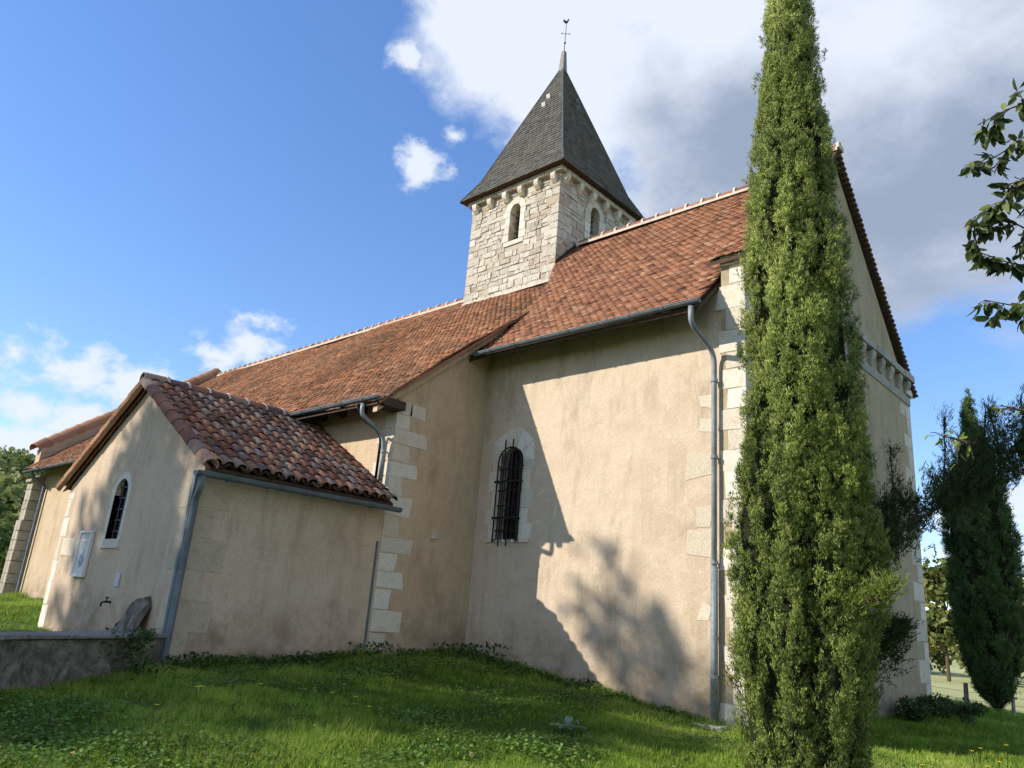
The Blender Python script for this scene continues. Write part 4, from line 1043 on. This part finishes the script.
def broadleaf(loc, H, crown, nleaf, lsize, mat, label, group=None, seed=1, trunk_r=.16, depth=3, name='broadleaf_tree', up=(0, 0, 1), first=.35, cl=.35):
    t_ = empty(name, loc, label, 'tree', group); rt = random.Random(seed); r = np.random.default_rng(seed)
    bm = bmesh.new(); tips = []; L1 = H * first; tube(bm, [Vector(loc) - Vector((0, 0, .3)), Vector(loc) + Vector((0, 0, L1 * .5)), Vector(loc) + Vector(up) * L1], trunk_r, 9, trunk_r * .7, cap=False)
    for i in range(5):
        a = i * 1.256 + rt.random(); grow(rt, Vector(loc) + Vector(up) * L1 * rt.uniform(.8, 1), (math.cos(a) * .8, math.sin(a) * .8, rt.uniform(.5, 1.1)), H * .26, depth - 1, trunk_r * .45, bm, tips)
    grow(rt, Vector(loc) + Vector(up) * L1, (0, 0, 1), H * .28, depth - 1, trunk_r * .5, bm, tips)
    finish('trunk', bm, M_bark, t_)
    T_ = np.array([[tuple(p) for p in (tp[0], tp[len(tp) // 2], tp[-1])] for tp in tips]).reshape(-1, 3)
    ci = r.integers(0, len(T_), nleaf); P = T_[ci] + r.normal(0, cl, (nleaf, 3)) * [1, 1, .7]
    tone = np.clip(r.random(len(T_))[ci] * .6 + r.random(nleaf) * .4, 0, 1)
    D = r.normal(0, 1, (nleaf, 3)); D[:, 2] -= .5
    leaves('crown', P, lsize, mat, t_, tone, D=D, aspect=.55, oval=True)
    return t_
# fruit tree just out of frame whose leafy twigs hang into the picture on the right
FT = (6.6, -2.2, gz(6.6, -2.2))
ft = broadleaf(FT, 5.6, None, 15000, .085, ML_brd, 'fruit tree whose drooping leafy twigs enter the picture at the right edge', None, 61, .11, 3, name='fruit_tree', cl=.17)
def twig(P, n_leaf, ls, mat, droop, seed, parent):
    r = np.random.default_rng(seed); P = np.array(P, float); seg = np.linalg.norm(np.diff(P, axis=0), axis=1); cum = np.concatenate([[0], np.cumsum(seg)])
    at_ = lambda s: np.array([np.interp(s, cum, P[:, i]) for i in range(3)])
    bm = bmesh.new(); tube(bm, [tuple(p) for p in P], .009, 5, .003); Q, Dq = [], []
    shoots = [(P[k], P[k + 1]) for k in range(len(P) - 1)]
    main = unit(P[-1:] - P[:1])[0]
    ns = max(9, int(cum[-1] / .09))
    for k in range(ns):
        a_ = at_(cum[-1] * (k + .5) / ns); d_ = unit((main * .7 + r.normal(0, .6, 3))[None])[0]; L_ = r.uniform(.07, .17); e_ = a_ + d_ * L_ + [0, 0, -.03]
        tube(bm, [tuple(a_), tuple((a_ + e_) / 2 + [0, 0, .01]), tuple(e_)], .004, 4, .0018); shoots += [(a_, e_)] * 2
    for i in range(n_leaf):
        a_, e_ = shoots[r.integers(0, len(shoots))]; t_ = r.random(); p_ = a_ + (e_ - a_) * t_; d_ = r.normal(0, 1, 3) + unit((e_ - a_)[None])[0] * .6; d_[2] -= droop; d_ = d_ / np.linalg.norm(d_)
        q_ = p_ + d_ * .018; tube(bm, [tuple(p_), tuple(q_)], .0016, 3, cap=False); Q.append(q_); Dq.append(d_)
    o = leaves('twig_leaves', np.array(Q), ls, mat, parent, r.random(n_leaf), D=np.array(Dq), aspect=.50, oval=True)
    finish('twig', bm, M_bark, o)
TW = [([(4.2, -3.43, 4.74), (3.84, -3.71, 4.61), (3.63, -3.86, 4.5), (3.47, -3.96, 4.39)], 70, 1), ([(4.13, -3.3, 4.3), (3.79, -3.61, 4.27), (3.6, -3.79, 4.25), (3.41, -3.88, 4.12)], 70, 2),
      ([(4.09, -3.21, 3.99), (3.75, -3.53, 3.98), (3.58, -3.7, 4.0), (3.46, -3.74, 3.83)], 80, 3), ([(4.02, -3.09, 3.55), (3.71, -3.45, 3.7), (3.53, -3.66, 3.81), (3.34, -3.81, 3.71)], 80, 4),
      ([(4.0, -3.06, 3.42), (3.68, -3.4, 3.51), (3.49, -3.59, 3.54), (3.33, -3.77, 3.6)], 75, 5), ([(3.97, -2.99, 3.17), (3.64, -3.33, 3.25), (3.48, -3.49, 3.27), (3.34, -3.63, 3.29)], 65, 6), ([(4.09, -3.21, 4.1), (3.72, -3.5, 4.15), (3.55, -3.6, 4.1)], 60, 7)]
TW = [([tuple(np.array(p) + np.array([.074, .067, .008]) * .5) for p in P], nl, k) for P, nl, k in TW]
for P, nl, sd_ in TW: twig(P, int(nl * 2.0), .090, ML_frt, 1.3, 70 + sd_, ft)
# low twig with yellow-green leaves crossing the dark limb
for P, nl, sd_ in (([(3.64, -3.05, 2.58), (3.45, -3.24, 2.62), (3.36, -3.34, 2.64)], 36, 8), ([(3.20, -3.40, 2.38), (3.04, -3.55, 2.42)], 22, 9)):
    twig(P, nl, .06, ML_yel, .2, 70 + sd_, ft)
for P, nl, sd_ in TW: twig([(5.9, -2.45, 3.35 + .06 * sd_), (5.5, -2.6, 3.6 + .1 * sd_), tuple((np.array(P[0]) * .6 + np.array([5.5, -2.6, 3.6 + .1 * sd_]) * .4)), tuple(np.array(P[0]) * .96 + np.array([5.5, -2.6, 3.6 + .1 * sd_]) * .04)], 190, .090, ML_brd, 1.0, 170 + sd_, ft)
bm = bmesh.new()
for P, nl, sd_ in TW: tube(bm, [(6.4, -2.3, 3.0), (5.5, -2.6, 3.6 + .1 * sd_), P[0]], .030, 6, .009)
finish('branch', bm, M_bark, ft)

# ------------------------------------------------------------------ far trees
def far_tree(x, y, H, w, mat, label, group, seed, nleaf=2600, ls=.55, trunk=.16, nclump=26, low=.25):
    z = gz(x, y); t_ = empty('tree', (x, y, z), label, 'tree', group); r = np.random.default_rng(seed)
    cz = r.uniform(low, .95, nclump); rad = w * np.sin(np.clip((cz - low + .12) / (1.1 - low), 0, 1) * math.pi) ** .6
    a = r.uniform(0, 6.28, nclump); rr = rad * np.sqrt(r.random(nclump)) * .8
    Cc = np.stack([x + rr * np.cos(a), y + rr * np.sin(a), z + cz * H], 1); cs = w * r.uniform(.2, .42, nclump)
    ci = r.integers(0, nclump, nleaf); P = Cc[ci] + unit(r.normal(0, 1, (nleaf, 3))) * (cs[ci] * r.uniform(.55, 1.08, nleaf))[:, None]
    leaves('crown', P, ls, mat, t_, np.clip(r.random(nclump)[ci] * .6 + r.random(nleaf) * .4, 0, 1), aspect=.8)
    bm = bmesh.new(); tube(bm, [(x, y, z - .3), (x + r.normal(0, .1), y, z + H * .45), (x, y, z + H * .85)], trunk, 7, .04)
    for k in range(6):
        c = Cc[k]; tube(bm, [(x, y, z + H * .4), tuple((Cc[k] + [x, y, z + H * .5]) / 2), tuple(c)], trunk * .4, 5, .02)
    finish('trunk', bm, M_bark, t_); return t_
FG = 'trees beyond the field'
for k, (x, y, H, w, lab) in enumerate([(-13.9, 66, 11.0, 2.3, 'pale trunked tall tree right beside the gable corner, beyond the field'), (-12.6, 76, 11.5, 3.0, 'yellow-green tree behind the gable corner beyond the field'),
        (-10.6, 82, 9.5, 3.2, 'rounded tree half hidden by the dark cypress beyond the field'), (-8.0, 70, 8.4, 2.2, 'bushy tree to the right of the dark cypress beyond the field'), (-5.6, 74, 9, 3.0, 'yellowing tree at the right edge beyond the field'),
        (-27, 80, 12, 4.5, 'tall tree hidden behind the church gable'), (2, 76, 9, 4, 'tree beyond the field past the right edge'), (8, 80, 10, 4, 'far tree beyond the field well to the right')]):
    far_tree(x, y, H, w, ML_far, lab, FG, 80 + k)
# tall garden trees behind the photographer's left: they shade the lawn and dapple the walls
SG = 'tall garden trees south-west of the church'
for k, (x, y, H, w, nl, low) in enumerate([(-15.7, -19.0, 15.6, 2.1, 2300, .30), (-14.0, -19.9, 13.8, 1.8, 3600, .30), (-16.2, -17.6, 13.3, 1.3, 3000, .45), (-20.9, -24.0, 18.2, 2.5, 2500, .62), (-17.2, -26.0, 15.6, 2.6, 9000, .2), (-18.6, -27.0, 14.2, 1.9, 7000, .2), (-24, -30, 19.5, 3.0, 5000, .4)]):
    far_tree(x, y, H, w, ML_brd, 'tall leafy garden tree standing behind the viewer to the south-west', SG, 140 + k, nl, .30, .2, 34, low)
def wood(name, pts, mat, label, H0, H1, nl, ls, seed):
    r = np.random.default_rng(seed); VV = []; tn = []
    for (x, y) in pts:
        z = gz(x, y); H = r.uniform(H0, H1); w = H * r.uniform(.32, .45); m_ = 7
        Cc = np.stack([x + r.normal(0, w * .5, m_), y + r.normal(0, w * .5, m_), z + r.uniform(.25, .85, m_) * H], 1)
        ci = r.integers(0, m_, nl); VV.append(Cc[ci] + unit(r.normal(0, 1, (nl, 3))) * (w * r.uniform(.35, .62, nl))[:, None])
        b = r.random(); tn.append(np.clip(b * .6 + r.random(m_)[ci] * .2 + r.random(nl) * .25, 0, 1))
    o = leaves(name, np.vstack(VV), ls, mat, None, np.concatenate(tn), aspect=.8); tag(o, label, 'wood', kind='stuff'); return o
r = np.random.default_rng(5)
pts = [(x, y) for x, y in zip(r.uniform(-250, -75, 420), r.uniform(-25, 110, 420)) if not (-110 < x < -60 and r.random() < .55)]
wood('hillside_wood', pts, ML_farh, 'dense wood of rounded trees covering the hill at the far left', 5, 9, 330, 1.1, 6)
pts = [(x, 82 + 5 * math.sin(x * .2) + r.normal(0, 3)) for x in np.arange(-75, 60, 2.2)]
wood('field_hedge', pts, ML_far, 'continuous hedge and scrub closing the far side of the field', 3.4, 6.8, 480, .5, 8)
# dark hedge beside the west buttress
def bush(x, y, w, h, mat, label, group=None, seed=1, n_=1800, ls=.10, z0=None, name='bush', asp=.6):
    r = np.random.default_rng(seed); z = gz(x, y) if z0 is None else z0
    nc = 14; Cc = r.normal(0, .38, (nc, 3)) * [w, w, h * .5] + [x, y, z + h * .5]; Cc[:, 2] = np.clip(Cc[:, 2], z + h * .2, z + h * .8)
    ci = r.integers(0, nc, n_); P = Cc[ci] + unit(r.normal(0, 1, (n_, 3))) * np.array([w * .3, w * .3, h * .28]) * r.uniform(.5, 1.05, (n_, 1))
    P[:, 2] = np.maximum(P[:, 2], z)
    o = leaves(name, P, ls, mat, None, np.clip(r.random(nc)[ci] * .5 + r.random(n_) * .5, 0, 1), aspect=asp, base=(x, y, z)); tag(o, label, 'bush', group); return o
bush(-24.0, -2.0, 1.3, 2.0, ML_cypd, 'dark evergreen bush beside the west buttress', None, 3, 4200, .16)
bush(-25.8, -3.2, 1.6, 2.0, ML_cypd, 'dark evergreen bush at the left edge of the picture', None, 4, 4200, .16)
BG = 'low shrubs at the foot of the gable'
for k, (x, y, w, lab) in enumerate([(.30, 5.0, .30, 'first low round shrub at the foot of the gable, nearest the big cypress'), (.32, 5.7, .34, 'second low shrub along the gable foot, rounded and dark'), (.34, 6.4, .38, 'third low shrub along the gable foot, the tallest of them'), (.50, 7.2, .48, 'widest low shrub, spreading at the far corner of the gable')]):
    bush(x, y, w, .36 + .05 * (k == 2), ML_weed, lab, BG, 90 + k, 1100, .06)

# ------------------------------------------------------------------ weeds at the wall's foot, plantain, flowers
P_, D_, S_ = [], [], []
r = np.random.default_rng(9)
def weed(x, y, n_, h, w):
    z = gz(x, y)
    for i in range(n_):
        a = r.uniform(0, 6.28); P_.append((x + r.normal(0, w), y + r.normal(0, w), z + r.uniform(0, h))); D_.append((math.cos(a), math.sin(a), r.uniform(-.1, 1.2))); S_.append(r.uniform(.035, .08))
for x, y, n_, h, w in [(-4.62, -4.5, 90, .16, .1), (-4.6, -4.1, 60, .10, .1), (-4.6, -3.7, 50, .08, .1), (-4.55, -3.1, 120, .14, .14), (-4.6, -2.6, 70, .1, .1), (-4.5, -2.05, 170, .20, .16), (-4.4, -1.5, 120, .14, .2), (-4.3, -.7, 150, .2, .2), (-4.0, -.45, 200, .25, .2), (-3.6, -.3, 80, .12, .15),
                       (-2.3, -.15, 90, .12, .15), (-1.7, -.15, 50, .08, .12), (-2.9, -.2, 40, .07, .1), (-4.35, -4.95, 90, .18, .1), (-4.5, -3.4, 60, .1, .12), (-4.1, -5.3, 60, .14, .12)]: weed(x, y, n_, h, w)
for y in np.arange(-4.7, -2.0, .07): weed(-4.70 + r.uniform(-.03, .1), y, 16, r.uniform(.03, .11), .05)
for x in np.arange(-4.6, -.7, .08): weed(x, -.08 - r.uniform(0, .1), 9, r.uniform(.02, .08), .05)
wd = leaves('weeds', np.array(P_), np.array(S_), ML_weed, None, r.random(len(P_)), D=np.array(D_), aspect=.55); tag(wd, 'broad-leaved weeds growing along the foot of the church walls', 'weeds', kind='stuff')
# rosette plant on the lawn
RP = (-.78, -2.45); zz = gz(*RP)
bm = bmesh.new()
for k in range(9):
    a = k * .70 + random.uniform(-.2, .2); L = random.uniform(.12, .20); up_ = .25 if k % 3 else .9
    d = Vector((math.cos(a), math.sin(a), 0)); s = Vector((-d.y, d.x, 0)); prev = None
    for i in range(6):
        t_ = i / 5; p = Vector((RP[0], RP[1], zz + .02)) + d * L * t_ + Vector((0, 0, L * up_ * math.sin(t_ * 2.2) * .8)); w = .038 * math.sin(min(1, t_ + .12) * math.pi) + .004
        cur = [bm.verts.new(p - s * w + Vector((0, 0, .02))), bm.verts.new(p), bm.verts.new(p + s * w + Vector((0, 0, .02)))]
        if prev: bm.faces.new((prev[0], prev[1], cur[1], cur[0])); bm.faces.new((prev[1], prev[2], cur[2], cur[1]))
        prev = cur
o = finish('rosette_plant', bm, leafmat('rosette_leaf', [(.16, .24, .12), (.30, .38, .24)], .3), base=(RP[0], RP[1], zz), rnd='island'); tag(o, 'pale broad-leaved rosette plant alone on the lawn before the chancel', 'plant')
def flower(x, y, h, label, grp):
    z = gz(x, y); t_ = empty('yellow_flower', (x, y, z), label, 'flower', grp); bm = bmesh.new(); e = (x + random.gauss(0, .02), y, z + h)
    tube(bm, [(x, y, z), ((x + e[0]) / 2 + .01, y, z + h * .5), e], .004, 4); finish('stem', bm, ML_weed, t_)
    bm = bmesh.new()
    for k in range(7):
        a = k * .9; d = Vector((math.cos(a), math.sin(a), .35)).normalized(); s = Vector((-math.sin(a), math.cos(a), 0)); E_ = Vector(e)
        bm.faces.new([bm.verts.new(v) for v in (E_, E_ + d * .018 + s * .008, E_ + d * .032, E_ + d * .018 - s * .008)])
    finish('petals', bm, M_petal, t_)
r = np.random.default_rng(33)
for k in range(26):
    x = r.uniform(1.8, 3.9); y = r.uniform(-2.2, 1.8)
    flower(x, y, r.uniform(.12, .34), 'small yellow wildflower in the sunny grass at lower right', 'yellow wildflowers in the lawn')
for k in range(8):
    x = r.uniform(-3.6, -1.4); y = r.uniform(-6.2, -3.6)
    flower(x, y, r.uniform(.05, .10), 'tiny yellow flower low in the shaded lawn before the annex', 'yellow wildflowers in the shaded lawn')

# ------------------------------------------------------------------ grass
def grass():
    r = np.random.default_rng(3); out = []
    def zone(n_, x0, x1, y0, y1, power=1.):
        P = np.stack([r.uniform(x0, x1, n_), r.uniform(y0, y1, n_)], 1)
        v = P - CAM[:2]; d = np.hypot(*v.T); az = np.arctan2(v[:, 0], v[:, 1])
        ok = (az > R(-84)) & (az < R(-4)) & (d > 1.2)
        P, d = P[ok], d[ok]
        x, y = P.T
        ok = ~((x > -4.80) & (x < .0) & (y > .0) & (y < 7.4)) & ~((x < -4.80) & (y > -1.92)) & ~((x > -9.42) & (x < -4.8) & (y > -4.76))
        return P[ok], d[ok]
    Ps, ds = [], []
    for (n_, a) in ((420000, (-5.6, 4.3, -9.2, .1)), (150000, (-.5, 5, -3.5, 4)), (110000, (-2, 6, 2, 15)), (60000, (-24, -4, -9, -1.9))):
        P, d = zone(n_, *a); Ps.append(P); ds.append(d)
    P = np.vstack(Ps); d = np.concatenate(ds)
    z = ground(P[:, 0], P[:, 1]); P3 = np.column_stack([P, z - .004])
    c = snoise(np.column_stack([P, 0 * z]), 1.6, 4) * .5 + snoise(np.column_stack([P, 0 * z]), 5.0, 5) * .5
    c2 = snoise(np.column_stack([P, 0 * z]), 14.0, 6)
    tuft = np.clip(snoise(np.column_stack([P, 0 * z]), 3.2, 44) - .55, 0, 2); h = np.clip(.034 + .018 * c + .014 * c2 + .050 * tuft + r.normal(0, .014, len(P)), .010, .17)
    h *= np.clip(.85 + d / 22, 1, 1.6)
    edge = ((P[:, 0] > -4.85) & (P[:, 0] < .1) & (P[:, 1] > -.22)) | ((P[:, 0] < -4.58) & (P[:, 0] > -4.9) & (P[:, 1] > -4.9) & (P[:, 1] < -1.9))
    h = h + edge * r.uniform(0, .12, len(P)) * (r.random(len(P)) < .6)
    w = np.clip(.0045 + d * .0008, .003, .018)
    D = np.column_stack([r.normal(.1, .45, len(P)), r.normal(.1, .45, len(P)), np.ones(len(P))])
    tone = np.clip(.36 + .20 * snoise(np.column_stack([P, 0 * z]), .9, 8) + .16 * c2 + .10 * snoise(np.column_stack([P, 0 * z]), 3.2, 44) + r.normal(0, .18, len(P)), 0, 1)
    bare = snoise(np.column_stack([P, 0 * z]), 1.1, 71) + .5 * snoise(np.column_stack([P, 0 * z]), 4.0, 72); keep = (bare < 1.35) | (r.random(len(P)) < .22)
    dry = r.random(len(P)) < .015; tone = np.where(dry, 1., tone)
    P3, D, h, w, tone = P3[keep], D[keep], h[keep], w[keep], tone[keep]
    g = blades('grass', P3, D, h, w, ML_gr, None, tone); tag(g, 'short uneven green lawn grass growing all round the church', 'grass', kind='stuff')
    # clover and small broad leaves among the blades
    m_ = 110000; Q = np.stack([r.uniform(-5.4, 3.6, m_), r.uniform(-8.6, .0, m_)], 1); cc = snoise(np.column_stack([Q, 0 * Q[:, 0]]), 1.8, 14)
    Q = Q[cc + r.normal(0, .30, m_) > .0]; z = ground(Q[:, 0], Q[:, 1])
    Dd = r.normal(0, 1, (len(Q), 3)); Dd[:, 2] = np.abs(Dd[:, 2]) * .25
    cl = leaves('clover', np.column_stack([Q, z + r.uniform(.015, .075, len(Q))]), .036, ML_clo, None, np.clip(r.random(len(Q)) * .7, 0, 1), D=Dd, N=np.array([0, 0, 2.5]), aspect=.9)
    tag(cl, 'patches of clover and small flat leaves mixed into the lawn', 'clover', kind='stuff')
grass()

# ================================================================== THINGS ROUND THE CHURCH
# low wall running from the annex corner towards the viewer's left
wl = empty('low_wall', (-4.0, -6.3, .1), 'low mossy old stone wall running out from the annex corner at lower left', 'wall')
A0, A1_ = Vector((-4.62, -4.93, 0)), Vector((-2.55, -8.86, 0)); d = (A1_ - A0).normalized(); s = Vector((-d.y, d.x, 0)) * -1
if s.x > 0: s = -s                                   # towards the west
bm = bmesh.new(); n_ = 26; L = (A1_ - A0).length
for i in range(n_):
    a = A0 + d * (L * i / n_); b_ = A0 + d * (L * (i + 1) / n_)
    if i == 0: ring0 = None
    def ring(p, k): 
        j = .014
        return [bm.verts.new(p + s * o + Vector((random.uniform(-j, j), random.uniform(-j, j), z))) for o, z in ((0, -.6), (-.006, .1), (0.004, .3), (.012, .515), (.33, .515), (.34, -.6))]
    if ring0 is None: ring0 = ring(a, i)
    r1 = ring(b_, i + 1)
    for k in range(6): bm.faces.new((ring0[k], ring0[(k + 1) % 6], r1[(k + 1) % 6], r1[k]))
    if i == 0: bm.faces.new(ring0)
    ring0 = r1
bm.faces.new(ring0); finish('wall_body', bm, M_oldw, wl)
bm = bmesh.new(); x = 0
while x < L:
    l = random.uniform(.45, .85); l = min(l, L - x)
    vs = obox(bm, A0 + d * x - s * .035 + Vector((0, 0, .52)), d * (l - .004), s * .40, (0, 0, .045))
    for v in vs: v.co += Vector((random.uniform(-.008, .008), random.uniform(-.008, .008), random.uniform(-.006, .006)))
    x += l + .001
finish('wall_coping', bm, stone('weathered_coping', [(.16, .15, .13), (.27, .25, .22)], dirt=.9, dirtcol=(.05, .05, .035)), wl, rnd='island', bevel=.008)
# climbing weeds on the wall by the annex
iv = []; r = np.random.default_rng(17)
for k in range(420):
    t_ = abs(r.normal(0, .30)) + .12; hz = .62 - r.random() ** 1.4 * .55; p = A0 + d * (t_ + .15) - s * (.045 + .03 * r.random()); iv.append((p.x, p.y, hz))
iv = np.array(iv); o = leaves('climbing_weed', iv, .05, ML_cypd, None, r.random(len(iv)), aspect=.7, base=(-4.4, -5.3, .1)); tag(o, 'dark ivy-like weed climbing the low wall near the annex corner', 'plant')
# notice board
nb = empty('notice_board', (-8.16, AY0, 1.1), 'white framed notice board hung on the annex wall left of its window', 'notice board')
BX0, BX1, BZ0, BZ1 = -8.40, -7.93, 1.11, 1.78
bm = bmesh.new(); y0 = AY0 - .055
box(bm, BX0, BX1, y0, AY0 - .004, BZ0, BZ0 + .035); box(bm, BX0, BX1, y0, AY0 - .004, BZ1 - .035, BZ1)
box(bm, BX0, BX0 + .035, y0, AY0 - .004, BZ0 + .036, BZ1 - .036); box(bm, BX1 - .035, BX1, y0, AY0 - .004, BZ0 + .036, BZ1 - .036)
finish('board_frame', bm, M_white, nb, bevel=.004)
bm = bmesh.new(); box(bm, BX0 + .03, BX1 - .03, AY0 - .03, AY0 - .006, BZ0 + .03, BZ1 - .03); pn_ = finish('board_panel', bm, plainmat('off_white_panel', (.68, .67, .64), .5, .3, 0, .05), nb)
bm = bmesh.new(); yp = AY0 - .0325
for (z, a, b_) in ((1.70, .06, .38), (1.672, .06, .30)): box(bm, BX0 + a, BX0 + b_, yp, AY0 - .0302, z, z + .012)
for k in range(7): box(bm, BX0 + .09, BX0 + .36 - .05 * (k % 3 == 2), yp, AY0 - .0302, 1.62 - k * .016, 1.625 - k * .016)
P = [(.16, 1.26), (.24, 1.24), (.33, 1.28), (.35, 1.36), (.31, 1.42), (.30, 1.50), (.25, 1.53), (.22, 1.46), (.17, 1.42), (.15, 1.34)]
prism(bm, [(BX0 + a, yp, z) for a, z in P], (0, .002, 0)); finish('faded_print', bm, M_ink, pn_)
# small plaque under the window and a wall tap below it
bm = bmesh.new(); box(bm, -6.80, -6.66, AY0 - .018, AY0 - .002, 1.02, 1.20); o = finish('plaque', bm, plainmat('pale_stone_plaque', (.52, .52, .52), .5, .4, 0, .08), bevel=.005, base=(-6.73, AY0, 1.02)); tag(o, 'small pale rectangular plaque low on the annex wall beneath the window', 'plaque')
tp = empty('wall_tap', (-6.80, AY0, .80), 'small dark outdoor tap fixed to the annex wall below the plaque', 'tap')
bm = bmesh.new(); tube(bm, [(-6.80, AY0 + .01, .82), (-6.80, AY0 - .09, .82), (-6.80, AY0 - .12, .80), (-6.80, AY0 - .12, .755)], .014, 8); finish('spout', bm, M_iron, tp)
bm = bmesh.new(); tube(bm, [(-6.80, AY0 - .06, .83), (-6.80, AY0 - .06, .87)], .008, 6); tube(bm, [(-6.85, AY0 - .06, .875), (-6.75, AY0 - .06, .875)], .010, 6); finish('handle', bm, M_iron, tp)
# rough dark slab leaning on the wall
bm = bmesh.new(); P = [(-6.15, .28), (-5.62, .26), (-5.52, .55), (-5.50, .84), (-5.60, .93), (-5.78, .90), (-5.92, .86), (-5.98, .66), (-6.10, .48)]
prism(bm, [(x, AY0 - .26 + (z - .28) * .30, z) for x, z in P], (0, .07, .01))
bmesh.ops.subdivide_edges(bm, edges=list(bm.edges), cuts=3)
for v in bm.verts: v.co += Vector((random.uniform(-.012, .012), random.uniform(-.012, .012), random.uniform(-.012, .012)))
o = finish('stone_slab', bm, M_oldw, base=(-5.85, AY0 - .2, .28)); tag(o, 'rough blackened stone slab leaning against the annex wall behind the low wall', 'stone slab')
# fence posts beyond the gable
for (x, y, h, lab) in ((-.62, 12.6, .62, 'grey wooden fence post to the left of the dark cypress foot'), (.30, 12.7, .45, 'thin grey fence post to the right of the dark cypress foot')):
    z = gz(x, y); bm = bmesh.new(); rr = .055 if x < 0 else .04
    tube(bm, [(x, y, z - .3), (x + .01, y, z + h * .6), (x + .015, y, z + h)], rr, 8, rr * .9); o = finish('fence_post', bm, M_post, base=(x, y, z)); tag(o, lab, 'fence post', 'fence posts by the field')
bm = bmesh.new()
for zz in (.25, .42):
    tube(bm, [(x_, 12.62 + .1 * (x_ > 0), gz(x_, 12.6) + zz) for x_ in (-4, -2, -.62, .3, 2, 5)], .004, 4)
o = finish('fence_wire', bm, M_zinc); tag(o, 'thin wire strung between the fence posts by the field', 'wire fence')

r = np.random.default_rng(77); m_ = 420
Q = np.stack([r.uniform(-5.0, 3.6, m_), r.uniform(-8.0, -.1, m_)], 1)
dl = leaves('fallen_leaves', np.column_stack([Q, ground(Q[:, 0], Q[:, 1]) + r.uniform(.02, .05, m_)]), .045, leafmat('dead_leaf', [(.16, .09, .04), (.30, .19, .08), (.42, .33, .16)], .1), None, r.random(m_), D=np.column_stack([r.normal(0, 1, (m_, 2)), r.normal(0, .15, m_)]), N=np.array([0, 0, 2.5]), aspect=.7, oval=True)
tag(dl, 'brown fallen leaves scattered over the lawn', 'fallen leaves', kind='stuff')
